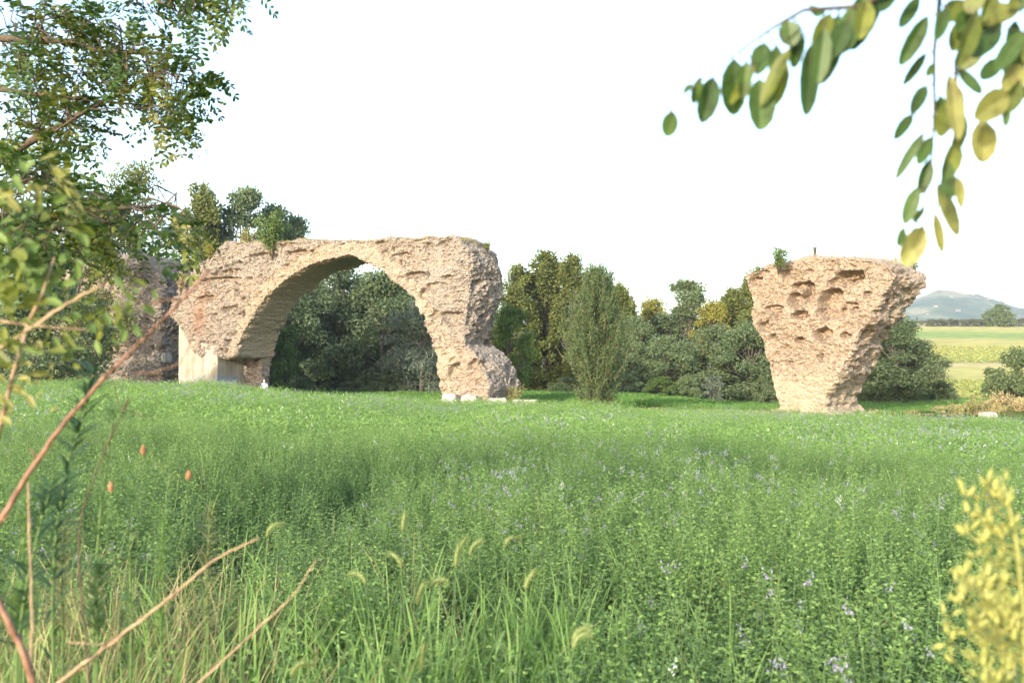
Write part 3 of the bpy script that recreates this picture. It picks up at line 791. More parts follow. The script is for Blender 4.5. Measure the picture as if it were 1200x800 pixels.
bushlet('shrub', 602, 473, 62.5, 1.1, 1.5, 'brownish green bush at the right foot of the arch pier', M_DRYG, 900, 9, .13)
bushlet('shrub', 160, 305, 79.5, .8, 1.4, 'low green weed on top of the grey masonry stump', M_WILLOW, 400, 10, .16)
for k, (px, py, dp) in enumerate([(1140, 484, 55), (1172, 478, 56.5), (1122, 492, 54), (1196, 484, 55)]):
    bushlet('weed_tuft', px, py, dp, .9, 1.5, 'straw green weed tuft on the dry mound', [M_DRYG, M_DRY][k % 2], 500, 20 + k, .13)
    bpy.context.scene.objects[-1]
for o in list(COL.objects):
    if o.name.startswith('weed_tuft'): o['group'] = 'weed tufts on the dry mound'

# ------------------------------------------------------------------ scattered ground cover (one object per kind of cover)
def scatter(name, pts, rots, scls, ids, variants, label=None):
    coll = bpy.data.collections.new(name + '_plants')
    for k, vm in enumerate(variants):
        coll.objects.link(bpy.data.objects.new('%s_plant_%02d' % (name, k), vm))
    me = bpy.data.meshes.new(name)
    me.from_pydata(np.asarray(pts).tolist(), [], [])
    a = me.attributes.new('rot', 'FLOAT_VECTOR', 'POINT'); a.data.foreach_set('vector', np.asarray(rots, dtype=np.float32).ravel())
    a = me.attributes.new('scl', 'FLOAT_VECTOR', 'POINT'); a.data.foreach_set('vector', np.asarray(scls, dtype=np.float32).ravel())
    a = me.attributes.new('idx', 'INT', 'POINT'); a.data.foreach_set('value', np.asarray(ids, dtype=np.int32))
    o = link(name, me)
    g = bpy.data.node_groups.new(name + '_cover', 'GeometryNodeTree')
    g.interface.new_socket('Geometry', in_out='INPUT', socket_type='NodeSocketGeometry'); g.interface.new_socket('Geometry', in_out='OUTPUT', socket_type='NodeSocketGeometry')
    gi, go = g.nodes.new('NodeGroupInput'), g.nodes.new('NodeGroupOutput')
    ci = g.nodes.new('GeometryNodeCollectionInfo'); ci.inputs['Collection'].default_value = coll; ci.inputs['Separate Children'].default_value = True; ci.inputs['Reset Children'].default_value = True
    ip = g.nodes.new('GeometryNodeInstanceOnPoints'); ip.inputs['Pick Instance'].default_value = True
    def na(nm, ty):
        q = g.nodes.new('GeometryNodeInputNamedAttribute'); q.data_type = ty; q.inputs['Name'].default_value = nm; return q.outputs['Attribute']
    e2r = g.nodes.new('FunctionNodeEulerToRotation')
    g.links.new(na('rot', 'FLOAT_VECTOR'), e2r.inputs[0]); g.links.new(e2r.outputs[0], ip.inputs['Rotation'])
    g.links.new(na('scl', 'FLOAT_VECTOR'), ip.inputs['Scale']); g.links.new(na('idx', 'INT'), ip.inputs['Instance Index'])
    g.links.new(gi.outputs[0], ip.inputs['Points']); g.links.new(ci.outputs[0], ip.inputs['Instance']); g.links.new(ip.outputs[0], go.inputs[0])
    md = o.modifiers.new('cover', 'NODES'); md.node_group = g
    return tag(o, label, name.replace('_', ' '), kind='stuff')

def alfalfa(seed, nstem, flower=None, near=True, spread=.16):
    r = np.random.default_rng(seed); b = MB()
    for k in range(nstem):
        a = r.uniform(0, 6.28); rr = spread * math.sqrt(r.uniform()); h = r.uniform(.44, .78) if near else r.uniform(.48, .78)
        base = np.array((rr * math.cos(a), rr * math.sin(a), 0)); lean = np.array((math.cos(a), math.sin(a), 0)) * r.uniform(0, .38) * h + r.normal(size=3) * .05
        tip = base + np.array((0, 0, h)) + lean
        mid = (base + tip) / 2 + r.normal(size=3) * .045
        f = lambda q: (1 - q) ** 2 * base + 2 * q * (1 - q) * mid + q * q * tip
        if near: b.tube([f(0), f(.5), f(1)], [.0022, .0018, .001], 3, 2, cap=False)
        B, D, N, LL, young = [], [], [], [], []
        nn_ = 32 if near else 10
        for j in range(nn_):
            q = .22 + .78 * (j + r.uniform(0, .8)) / nn_; c = f(min(q, 1)); aa = j * 2.4 + r.uniform(-.5, .5)
            dd = np.array((math.cos(aa), math.sin(aa), .35 + r.uniform(-.3, .3)))
            pet = r.uniform(.012, .05) * (1.3 - q * .7); c2 = c + dd * pet
            if near:
                for s_ in (-.9, 0, .9):
                    d3 = np.array((math.cos(aa + s_), math.sin(aa + s_), r.uniform(-.1, .6)))
                    B.append(c2); D.append(d3); N.append(np.array((0, 0, 1)) + r.normal(size=3) * .45); LL.append(r.uniform(.014, .025) * (1.2 - .35 * q)); young.append(q > .78)
            else:
                B.append(c); D.append(dd + r.normal(size=3) * .4); N.append(np.array((0, -.2, 1.0)) + r.normal(size=3) * .5); LL.append(r.uniform(.05, .09)); young.append(q > .62)
        B, D, N, LL, young = map(np.array, (B, D, N, LL, young))
        for mi, mk in ((0, ~young), (1, young)):
            b.leaves(B[mk], D[mk], N[mk], LL[mk], LL[mk] * (.47 if near else .42), mi, 'obov' if near else 'rhomb', fold=.12)
        if flower is not None and k < max(2, nstem // 2):
            m_ = 14 if near else 4
            B = f(1) + r.normal(size=(m_, 3)) * np.array((.008, .008, .012)); D = r.normal(size=(m_, 3)) + np.array((0, 0, .5))
            b.leaves(B, D, r.normal(size=(m_, 3)), .012 if near else .03, .006 if near else .018, 3, 'rhomb')
    return b.mesh('alfalfa_clump', [M_ALF, M_ALFB, M_STEM, flower or M_PURPLE])
near_v = [alfalfa(100 + k, 8) for k in range(6)] + [alfalfa(120 + k, 8, M_PURPLE) for k in range(2)] + [alfalfa(130, 6, M_WHITE)]
far_v = [alfalfa(140 + k, 14, None, False, .3) for k in range(5)] + [alfalfa(150 + k, 14, M_PURPLE, False, .3) for k in range(2)] + [alfalfa(160, 12, M_WHITE, False, .3)]
def field_points(y0, y1, dens, margin=1.5):
    A = .5 * 1.04 * 1.12 * (y1 ** 2 - y0 ** 2) + margin * 2 * (y1 - y0)
    n_ = int(A * dens)
    y = np.sqrt(rng.uniform(y0 ** 2, y1 ** 2, n_)); x = rng.uniform(-1, 1, n_) * (y * .515 * 1.12 + margin)
    return x, y
PTS, ROT, SCL, IDS = [], [], [], []
nv = len(near_v)
for y0, y1, dens, near in ((1.6, 9, 27, True), (9, 17, 17, True), (17, 32, 7.5, False), (32, 56, 8, False)):
    x, y = field_points(y0, y1, dens)
    p3 = np.stack((x * .55, y * .4, x * 0), 1); hn = fbm(p3, 3, 21); tn = fbm(np.stack((x * .13, y * .09, x * 0), 1), 3, 22)
    keep = np.ones(len(x), bool)
    keep &= ~((x < -.35 - .16 * y) & (y < 4.8) & (rng.uniform(0, 1, len(x)) < .75)); keep &= ~((np.abs(x + .4) < .7) & (y < 4.5) & (rng.uniform(0, 1, len(x)) < .35))       # weeds take over at the near left
    edge = np.interp(x / y * FPX + 600, [0, 500, 800, 1200], [52, 54, 52.5, 50.5])
    keep &= y < edge + .8 * np.sin(x * .7)
    keep &= ~((hn < -.34) & (y < 16) & (rng.uniform(0, 1, len(x)) < .6))
    x, y, hn, tn = x[keep], y[keep], hn[keep], tn[keep]
    h = .97 + .24 * hn + .10 * tn + rng.normal(0, .09, len(x)); h = np.clip(h, .5, 1.4)
    PTS.append(np.stack((x, y, ground(x, y) - .02), 1))
    ROT.append(np.stack((rng.normal(0, .09, len(x)), rng.normal(0, .09, len(x)), rng.uniform(0, 6.28, len(x))), 1))
    wd = rng.uniform(.85, 1.25, len(x)); SCL.append(np.stack((wd, wd, h), 1))
    fl = fbm(np.stack((x * .35, y * .22, x * 0 + 4), 1), 3, 23) + .35 * sstep(-.1, .3, x / y)
    u = rng.uniform(0, 1, len(x))
    if near: i = np.where((fl > .3) & (u < .2), 6 + (rng.uniform(0, 1, len(x)) < .4), np.where(u > .992, 8, rng.integers(0, 6, len(x))))
    else: i = nv + np.where((fl > .28) & (u < .24), 5 + (rng.uniform(0, 1, len(x)) < .5), np.where(u > .985, 7, rng.integers(0, 5, len(x))))
    IDS.append(i)
scatter('alfalfa', np.concatenate(PTS), np.concatenate(ROT), np.concatenate(SCL), np.concatenate(IDS), near_v + far_v)

# grasses: tall blades among the alfalfa near the camera, meadow grass beyond, straw on the ruins
def grass_tuft(seed, n_, h, wd, spread, mats, dry=.0, shape='blade', droop=.35):
    r = np.random.default_rng(seed); b = MB()
    a = r.uniform(0, 6.28, n_); rr = spread * np.sqrt(r.uniform(0, 1, n_))
    base = np.stack((rr * np.cos(a), rr * np.sin(a), 0 * a), 1)
    d = np.stack((np.cos(a) * r.uniform(.05, .6, n_), np.sin(a) * r.uniform(.05, .6, n_), np.ones(n_)), 1)
    nr = np.stack((np.cos(a + r.normal(0, .6, n_)), np.sin(a), 0 * a + .2), 1); L = h * r.uniform(.5, 1.1, n_)
    dr = r.uniform(0, 1, n_) < dry
    for mi, mk in ((0, ~dr), (1, dr)):
        b.leaves(base[mk], d[mk], nr[mk], L[mk], wd * r.uniform(.6, 1.2, mk.sum()), mi, shape, fold=.1, droop=droop)
    return b.mesh('grass_tuft', mats)
gv = [grass_tuft(200 + k, 16, 1.0, .012, .06, [M_ALFB, M_DRYG], .12) for k in range(3)] + [grass_tuft(210 + k, 24, 1.05, .006, .12, [M_DRYG, M_DRY], .7) for k in range(3)]
pts, ids = [], []
for k in range(300):
    y = rng.uniform(2.4, 5.2); x = rng.normal(-.45, .55)
    pts.append((x, y)); ids.append(rng.integers(0, 3))
for k in range(900):
    y = rng.uniform(1.5, 5.0); x = rng.uniform(-.62, -.2 if rng.uniform() < .35 else -.33) * y - .1
    pts.append((x, y)); ids.append(rng.integers(3, 6) if rng.uniform() < .5 else rng.integers(0, 3))
for k in range(160):
    y = rng.uniform(3, 14); x = rng.uniform(-.55, .55) * y
    pts.append((x, y)); ids.append(rng.integers(0, 4))
pts = np.array(pts); n_ = len(pts)
sc = rng.uniform(.7, 1.25, n_)
scatter('grass', np.stack((pts[:, 0], pts[:, 1], ground(pts[:, 0], pts[:, 1])), 1), np.stack((rng.normal(0, .1, n_), rng.normal(0, .1, n_), rng.uniform(0, 6.28, n_)), 1), np.stack((sc, sc, sc), 1), ids, gv)
# low green crop between the ruins and the trees
cv = [grass_tuft(230 + k, 40, .55, .05, .35, [M_CROP, M_DRYG], .06, 'rhomb', .2) for k in range(4)] + [grass_tuft(236 + k, 34, .5, .05, .35, [M_DRYG, M_DRY], .55, 'rhomb', .25) for k in range(2)]
n_ = 9500
y = rng.uniform(55, 90, n_); x = rng.uniform(-.56, .56, n_) * y
front = np.interp(x / y * FPX + 600, [0, 560, 640, 900, 1200], [70, 68, 66, 63, 60])
track = (y < front) & (y > front - 3)
u = rng.uniform(0, 1, n_)
keep = ((y > front) | (u < np.where(track, .3, .8)))
h = np.where(y > front, 1.0 + .25 * sstep(.2, .4, x / y), .45) * rng.uniform(.8, 1.2, n_)
mound = np.exp(-((x - 31) / 5.5) ** 2 - ((y - 57) / 5) ** 2)
ids = np.where(((y < front) & (rng.uniform(0, 1, n_) < .55)) | (mound > .25) & (u < .9), rng.integers(4, 6, n_), rng.integers(0, 4, n_))
h = np.where(mound > .25, .7, h)
x, y, h, ids = x[keep], y[keep], h[keep], ids[keep]; n_ = len(x)
bx, by = [], []
for pl, sa, sb, wb in ((PA, PA.sz(519, 440)[0], PA.sz(568, 440)[0], WA), (PB, PB.sz(919, 470)[0], PB.sz(990, 470)[0], WB)):
    for k in range(130):
        e = rng.uniform(0, 1); q = (rng.uniform(sa - .6, sb + .6), -abs(rng.normal(.35, .35))) if e < .5 else ((sb + abs(rng.normal(.35, .4)), rng.uniform(-.3, wb)) if e < .8 else (sa - abs(rng.normal(.35, .4)), rng.uniform(-.3, wb)))
        c = pl.O + q[0] * pl.a + q[1] * pl.d; bx.append(c[0]); by.append(c[1])
bx, by = np.array(bx), np.array(by)
sb_ = MB(); stone_r = np.random.default_rng(4)
ico = bmesh.new(); bmesh.ops.create_icosphere(ico, subdivisions=2, radius=.5); iv = np.array([q.co for q in ico.verts]); ifc = [[q.index for q in f.verts] for f in ico.faces]; ico.free()
rub = []
for k in range(3):
    qb = MB(); qb.add(iv * np.array((1, .8, .6)) * (1 + .45 * fbm(iv * 2.5 + k * 7, 2, 60 + k))[:, None], ifc); rub.append(qb.mesh('rubble_stone', M_STONE if k else M_RUIN))
rs_ = stone_r.uniform(.12, .42, len(bx))
scatter('rubble', np.stack((bx, by, ground(bx, by) + .22), 1), stone_r.uniform(0, 6.28, (len(bx), 3)), np.stack((rs_, rs_, rs_), 1), stone_r.integers(0, 3, len(bx)), rub)
wx_, wy_ = bx + rng.normal(0, .35, len(bx)), by + rng.normal(0, .35, len(bx))
x = np.concatenate((x, wx_)); y = np.concatenate((y, wy_)); h = np.concatenate((h, rng.uniform(.7, 1.7, len(bx)))); ids = np.concatenate((ids, rng.integers(1, 6, len(bx)))); n_ = len(x)
scatter('meadow_grass', np.stack((x, y, ground(x, y)), 1), np.stack((0 * x, 0 * x, rng.uniform(0, 6.28, n_)), 1), np.stack((0 * x + 1, 0 * x + 1, h), 1), ids, cv)
# rows of a leafy crop on the far slope
rows = []
for yr in np.arange(176, 226, 2.6):
    for xr in np.arange(60, 126, 1.5):
        rows.append((xr + rng.normal(0, .3), yr - .09 * xr + 6 + rng.normal(0, .3)))
for yr in np.arange(100, 131, 1.6):
    for xr in np.arange(38, 72, 1.1):
        rows.append((xr + rng.normal(0, .3), yr + rng.normal(0, .3)))
rows = np.array(rows); n_ = len(rows); sc = rng.uniform(.8, 1.3, n_)
rv = [grass_tuft(250 + k, 20, .7, .22, .35, [M_CROPY, M_DRYG], .3, 'rhomb', .3) for k in range(3)]
scatter('row_crop', np.stack((rows[:, 0], rows[:, 1], ground(rows[:, 0], rows[:, 1])), 1), np.stack((0 * sc, 0 * sc, rng.uniform(0, 6.28, n_)), 1), np.stack((sc, sc, sc), 1), rng.integers(0, 3, n_), rv)
# straw coloured grass along the tops of the ruins
def top_points(o_local, pl, n_, lo=.55, ztop=None):
    me = o_local; v, nn = get_v(me)
    ok = np.where((nn[:, 2] > lo) & (v[:, 2] > min(ztop, v[:, 2].max() - 1.1)))[0]
    k = rng.choice(ok, n_)
    q = v[k]
    xy = pl.O + q[:, :1] * pl.a + q[:, 1:2] * pl.d
    return np.column_stack((xy, q[:, 2] - .03))
tp = np.concatenate((top_points(masonry.data, PA, 1500, .55, PA.sz(400, 296)[1]), top_points(pier.data, PB, 130, .7, PB.sz(960, 312)[1]), top_points(ab.data, PC, 90, .7, PC.sz(150, 312)[1])))
tv = [grass_tuft(260 + k, 20, .36, .022, .16, [M_DRYG, M_DRY], .65, 'rhomb', .5) for k in range(3)]
n_ = len(tp); sc = rng.uniform(.5, 1.2, n_)
scatter('straw_grass', tp, np.stack((0 * sc, 0 * sc, rng.uniform(0, 6.28, n_)), 1), np.stack((sc, sc, sc), 1), rng.integers(0, 3, n_), tv)

# ------------------------------------------------------------------ foxtail grasses at the front of the field
M_FOX = leaf_mat('foxtail_bristle', (.17, .235, .075), (.31, .37, .15), .4)
def foxtail(px, py, depth, bend, lean, label, ln=.075):
    top = P(px, py, depth); z0 = gz(top[0], top[1])
    t = thing('foxtail_grass', label, 'grass', (top[0], top[1], z0), 'foxtail grasses nodding above the alfalfa')
    H = top[2] - z0; r = np.random.default_rng(int(px * 7 + py))
    st, hd, bl = MB(), MB(), MB()
    a = .3 if bend > 0 else math.pi - .3
    dirx = np.array((math.cos(a), .2, 0))
    base = np.array((-dirx[0] * lean, 0, 0)); 
    pts = [base, base * .5 + np.array((0, 0, H * .5)), np.array((0, 0, H))]
    st.tube(pts, [.0022, .0018, .0012], 4)
    axis = []
    for q in np.linspace(0, 1, 9):
        th = abs(bend) * q
        axis.append(np.array((0, 0, H)) + ln * (dirx * (1 - math.cos(th)) + np.array((0, 0, math.sin(th)))) / max(abs(bend), .2))
    axis = np.array(axis)
    st.tube(axis, [.0045, .006, .0068, .007, .007, .0065, .0055, .004, .0015], 6, 1)
    B, D = [], []
    for k in range(260):
        q = r.uniform(0, 7.99); i = int(q); c = axis[i] + (axis[i + 1] - axis[i]) * (q - i)
        tn = axis[i + 1] - axis[i]; u = unit(np.cross(tn, r.normal(size=3)))
        B.append(c + u * .003); D.append(u + unit(tn) * .9)
    hd.leaves(B, D, r.normal(size=(260, 3)), r.uniform(.008, .014, 260), .0016, 0, 'rhomb')
    for k in range(3):
        aa = r.uniform(0, 6.28); q = .25 + .2 * k
        bl = MB(); bl.leaves([pts[0] + (pts[2] - pts[0]) * q], [np.array((math.cos(aa), math.sin(aa), 1.1))], [np.array((0, 0, 1.0)) + r.normal(size=3) * .2], .22, .011, 0, 'blade', .1, .5); bl.build('blade', M_ALFB, t)
    st.build('stem', [M_STEM, M_FOX], t, True); hd.build('seed_head', M_FOX, t)
FX = [(536, 652, 3.4, 1.0, .1, 'foxtail with an upright curved head, left of the tallest pair'), (551, 650, 3.4, 1.5, .1, 'foxtail with head arching right, beside the upright curved one'), (592, 640, 3.5, 2.4, .1, 'small pale foxtail arched into a hook right of the pair'),
      (534, 664, 3.3, .3, .02, 'short foxtail with straight head under the curved pair'), (472, 622, 3.7, .25, .03, 'upright straight foxtail standing left above the others'), (470, 665, 3.3, -1.6, .08, 'foxtail with head drooping left over dark leaves'), (428, 684, 3.2, -2.2, .12, 'pale foxtail hooked far left on a long slanting stem'),
      (489, 708, 3.0, .7, .05, 'foxtail with short curved head low among grass blades'), (505, 690, 3.05, 2.6, .02, 'drooping foxtail with hanging head between grass blades'), (616, 690, 3.1, 1.2, .08, 'foxtail with slender arched head standing right of centre'),
      (672, 752, 2.8, 1.9, .1, 'upper of two foxtails arched together near the bottom'), (672, 760, 2.75, 1.9, .13, 'lower of two foxtails arched together near the bottom'), (494, 785, 2.6, .2, .02, 'foxtail with straight head close to the bottom edge'),
      (342, 792, 2.5, 2.3, .1, 'foxtail hooked right at the bottom left, tan coloured'), (313, 628, 3.3, 1.9, .06, 'foxtail arched at the tip of a tan cane')]
for a in FX: foxtail(*a)

# ------------------------------------------------------------------ the person and the stand by the arch
def skin_body(name, joints, edges, mats, parent=None, sub=2):
    me = bpy.data.meshes.new(name); me.from_pydata([j[0] for j in joints], edges, [])
    o = bpy.data.objects.new(name, me); COL.objects.link(o)
    o.modifiers.new('s', 'SKIN'); o.modifiers.new('d', 'SUBSURF').levels = sub
    for q, j in zip(me.skin_vertices[0].data, joints): q.radius = (j[1], j[1] if len(j) < 3 else j[2])
    me.skin_vertices[0].data[0].use_root = True
    res = bpy.data.meshes.new_from_object(o.evaluated_get(bpy.context.evaluated_depsgraph_get()))
    bpy.data.objects.remove(o)
    for m_ in mats: res.materials.append(m_)
    res.polygons.foreach_set('use_smooth', np.ones(len(res.polygons), dtype=bool))
    return link(name, res, parent)
pp = P(309.5, 470, 71)
person = thing('person', 'person in a white shirt standing in the grass by the arch leg', 'person', (pp[0], pp[1], gz(pp[0], pp[1])), rz=.5)
M_SKIN = flat_mat('skin', (.50, .33, .25)); M_SHIRT = flat_mat('white_shirt', (.72, .73, .76)); M_TROUS = flat_mat('grey_trousers', (.13, .14, .17)); M_HAIR = flat_mat('grey_hair', (.30, .28, .26))
J = [((0, 0, .93), .15, .11), ((0, 0, 1.15), .15, .11), ((0, 0, 1.36), .17, .11), ((0, -.01, 1.46), .06), ((0, -.02, 1.53), .075, .085), ((0, -.03, 1.62), .078, .095), ((0, -.03, 1.69), .05, .06),
     ((.18, 0, 1.39), .06), ((.25, .01, 1.12), .045), ((.22, -.14, .93), .035), ((.21, -.2, .88), .03), ((-.18, 0, 1.39), .06), ((-.25, .01, 1.12), .045), ((-.22, -.16, .95), .035), ((-.2, -.22, .91), .03),
     ((.1, 0, .85), .09), ((.11, -.02, .48), .06), ((.11, .02, .08), .045), ((.12, -.14, .04), .04), ((-.1, 0, .85), .09), ((-.11, -.02, .48), .06), ((-.11, .02, .08), .045), ((-.12, -.14, .04), .04)]
E = [(0, 1), (1, 2), (2, 3), (3, 4), (4, 5), (5, 6), (2, 7), (7, 8), (8, 9), (9, 10), (2, 11), (11, 12), (12, 13), (13, 14), (0, 15), (15, 16), (16, 17), (17, 18), (0, 19), (19, 20), (20, 21), (21, 22)]
b = skin_body('body', J, E, [M_SKIN, M_SHIRT, M_TROUS], person)
for f in b.data.polygons:
    c = f.center
    if c.z < .95 and abs(c.x) < .19 and c.y > -.12 or c.z < .8: f.material_index = 2
    elif c.z < 1.46 and not (c.z < 1.15 and abs(c.x) > .19): f.material_index = 1
bm = bmesh.new(); bmesh.ops.create_uvsphere(bm, u_segments=14, v_segments=10, radius=.1)
for q in bm.verts: q.co = Vector((q.co.x * .86, q.co.y * 1.02 + .015 - .03, max(q.co.z, -.02 if q.co.y > -.01 else .045) + 1.64))
me = bpy.data.meshes.new('hair'); bm.to_mesh(me); bm.free(); me.materials.append(M_HAIR); link('hair', me, person)
p2 = P(302, 470, 70.5)
z0 = gz(p2[0], p2[1])
tri = thing('tripod', 'dark tripod with a camera set up beside the person', 'tripod', (p2[0], p2[1], z0))
M_DARK = flat_mat('black_metal', (.02, .02, .022), .4)
for k in range(3):
    q = MB(); a = k * 2.1 + .4; q.tube([(.38 * math.cos(a), .38 * math.sin(a), 0), (0, 0, 1.05)], [.016, .024], 6); q.build('leg', M_DARK, tri)
q = MB(); q.tube([(0, 0, .95), (0, 0, 1.36)], .03, 8); q.build('centre_column', M_DARK, tri)
q = MB(); q.tube([(-.13, 0, 1.40), (.13, 0, 1.40)], [.06, .07], 8); q.tube([(.05, 0, 1.40), (.05, .2, 1.42)], .05, 8); q.tube([(-.05, 0, 1.33), (-.05, 0, 1.44)], [.05, .05], 8); q.build('camera_head', M_DARK, tri)

# ------------------------------------------------------------------ houses on the far hill
M_HWALL = flat_mat('house_wall', (.20, .185, .17)); M_HROOF = flat_mat('house_roof', (.16, .11, .085))
h0 = thing('hill_house', 'tiny pale house among the woods on the far blue hill', 'house', (0, 0, 0), 'houses on the far hill')
q = MB(); q.add([(-6, -4, 0), (6, -4, 0), (6, 4, 0), (-6, 4, 0), (-6, -4, 6), (6, -4, 6), (6, 4, 6), (-6, 4, 6)], [(0, 1, 5, 4), (1, 2, 6, 5), (2, 3, 7, 6), (3, 0, 4, 7)]); q.build('wall', M_HWALL, h0)
q = MB(); q.add([(-6.5, -4.6, 6), (6.5, -4.6, 6), (6.5, 4.6, 6), (-6.5, 4.6, 6), (-6.5, 0, 8.4), (6.5, 0, 8.4)], [(0, 1, 5, 4), (2, 3, 4, 5), (1, 2, 5), (3, 0, 4), (3, 2, 1, 0)]); q.build('roof', M_HROOF, h0)
first = True
for k in range(30):
    px = rng.uniform(1084, 1190); yy = rng.uniform(1640, 2050); x = (px - 600) / FPX * yy
    z = hill_z(x, yy) - 1
    s_ = rng.uniform(.28, .5)
    if first: h0.location = (x, yy, z); h0.rotation_euler.z = .3; h0.scale = (.6, .6, .6); first = False
    else: dup(h0, (x, yy, z), rng.uniform(-.6, .6), (s_ * rng.uniform(.8, 1.6), s_, s_))
hq = P(1085, 381, 330)
fh = dup(h0, (hq[0] - 2, 326, gz(hq[0], 326) - .5), .2, (.28, .4, .3), 'white farm shed at the end of the olive row'); del fh['group']

# ------------------------------------------------------------------ overhanging locust branch, upper right, about a metre from the camera
def z5(x, y, dp): return P(750 + x / 2.5, y / 2.5, dp)
LEAFLETS = [(95, 325, 80, 398, 50, 0), (150, 245, 130, 275, 20, 0), (175, 225, 155, 300, 35, 0), (215, 225, 180, 362, 65, 0), (275, 170, 275, 340, 75, 0), (340, 190, 265, 300, 30, 1), (365, 125, 345, 210, 60, 0), (350, 230, 350, 380, 90, 0), (440, 140, 355, 290, 45, 1), (430, 180, 395, 300, 40, 1),
            (430, 60, 445, 130, 65, 0), (500, 130, 485, 320, 65, 0), (560, 40, 510, 135, 50, 1), (515, 18, 515, 48, 50, 0), (590, 100, 530, 240, 50, 0), (640, 30, 575, 160, 60, 1), (700, -10, 620, 130, 55, 0), (610, 60, 560, 170, 60, 0),
            (820, -10, 760, 80, 40, 0), (845, 45, 760, 180, 55, 0), (840, 155, 770, 240, 30, 0), (860, 185, 840, 225, 25, 0), (840, 250, 795, 325, 40, 0), (800, 335, 745, 400, 35, 0), (835, 385, 750, 510, 32, 0), (850, 465, 820, 570, 45, 0), (815, 545, 775, 650, 45, 0), (835, 605, 800, 650, 20, 0), (775, 665, 755, 715, 25, 0), (830, 660, 775, 780, 70, 2),
            (990, 30, 930, 190, 60, 1), (905, 215, 930, 400, 60, 2), (930, 410, 885, 525, 65, 1), (925, 520, 900, 580, 60, 0), (935, 520, 940, 600, 30, 2), (870, 540, 930, 675, 55, 2), (862, 620, 885, 740, 30, 2), (880, 280, 875, 335, 35, 0), (930, 250, 940, 330, 30, 0), (930, 200, 1000, 275, 40, 0), (950, 0, 900, 60, 70, 1),
            (1100, 20, 1010, 75, 80, 2), (1060, 80, 970, 160, 60, 0), (1125, 90, 1040, 205, 55, 0), (1125, 190, 1065, 270, 70, 2), (1080, 270, 980, 340, 80, 2), (1000, 350, 1005, 470, 75, 2), (985, 370, 985, 440, 30, 0), (1075, 310, 1070, 370, 25, 0), (1125, 250, 1120, 290, 25, 0), (1110, 0, 1080, 20, 40, 1),
            (1010, -40, 960, 40, 60, 1), (1040, -30, 1000, 60, 50, 1), (1180, 60, 1130, 180, 60, 1), (1190, 200, 1150, 330, 60, 2), (1160, -60, 1100, 30, 60, 0), (760, -80, 700, 20, 60, 0), (900, -110, 860, -10, 60, 0), (680, -70, 640, 20, 60, 0)]
loc_t = thing('locust_tree', 'overhanging locust tree with blurred dark and yellow leaflets, upper right', 'tree', (2.3, 1.2, gz(2.3, 1.2)))
off = np.array(loc_t.location)
bb = MB(); lb = MB()
RA = [[(1500, -330), (1150, -190), (860, -80), (640, 20), (480, 30), (400, 75), (340, 115), (280, 158), (215, 208), (100, 300), (85, 330)],
      [(1350, -270), (1000, -140), (880, -20), (862, 150), (862, 330), (855, 470), (830, 600), (800, 680)], [(1350, -270), (1100, -110), (985, 10), (925, 180), (928, 380), (905, 450), (882, 550), (868, 620)], [(1500, -330), (1250, -80), (1140, 60), (1110, 200), (1050, 300), (995, 370)]]
for k, line in enumerate(RA):
    pts = np.array([z5(x, y, 1.15 + .04 * k) for x, y in line]) - off
    n_ = len(pts); bb.tube(pts, [.0045 * (1 - i / n_) ** 2.2 + .0007 for i in range(n_)], 6)
r = np.random.default_rng(5)
LEAFLETS += [(580, 45, 545, 190, 62, 0), (620, 20, 600, 150, 60, 0), (665, 0, 640, 110, 60, 1), (540, 80, 520, 230, 55, 0), (470, 90, 450, 200, 45, 0), (400, 130, 395, 250, 50, 0), (310, 180, 300, 290, 45, 0), (690, -20, 600, 60, 50, 0),
             (900, 20, 870, 120, 40, 0), (945, 60, 915, 150, 50, 1), (1020, 60, 960, 140, 60, 0), (1000, 130, 935, 200, 55, 1), (905, 300, 880, 390, 55, 1), (950, 330, 925, 440, 50, 1), (855, 400, 815, 480, 40, 0), (905, 470, 880, 560, 50, 0), (1120, 130, 1070, 230, 60, 0), (1050, 10, 1015, 110, 60, 1), (1100, 60, 1085, 160, 55, 0), (1060, 170, 1000, 235, 50, 0), (1115, 240, 1060, 330, 60, 1), (985, 30, 930, 90, 60, 0)]
rach = [(x, y) for line in RA for (xa, ya), (xb_, yb_) in zip(line[:-1], line[1:]) for x, y in [(xa + (xb_ - xa) * q, ya + (yb_ - ya) * q) for q in np.linspace(0, 1, 12)]]
for x0, y0, x1, y1, wd, c in LEAFLETS:
    qx, qy = min(rach, key=lambda q: (q[0] - x0) ** 2 + (q[1] - y0) ** 2)
    dp = 1.15 + r.uniform(-.03, .06)
    a, b_ = z5(x0, y0, dp) - off, z5(x1, y1, dp + r.uniform(-.012, .012)) - off
    L = np.linalg.norm(b_ - a); W = wd / 2.5 / FPX * dp * 1.02
    tilt = 1.0 if wd > 42 else 1.6
    nr = np.array((r.uniform(-.4, .4), -1.0, r.uniform(-.2, .5)))
    lb.leaves([a], [b_ - a], [nr], L * 1.02, W, c, 'oval', r.uniform(.05, .3), r.uniform(-.02, .12))
    bb.tube([z5(qx, qy, 1.18) - off, (z5(qx, qy, 1.18) + a + off) / 2 - off, a, a + (b_ - a) * .5], [.0009, .0008, .0007, .0003], 4)
# limb and trunk outside the picture carry it
bb.tube([(0, 0, 0), (-.05, .05, .9), (-.05, 0, 1.7), (-.3, 0, 2.4), z5(1900, -420, 1.2) - off, z5(1500, -330, 1.17) - off], [.07, .055, .045, .03, .010, .0045], 8)
bb.build('trunk', M_TWIG, loc_t, True); lb.build('crown', [M_ROBD, M_ROBL, M_ROBY], loc_t)

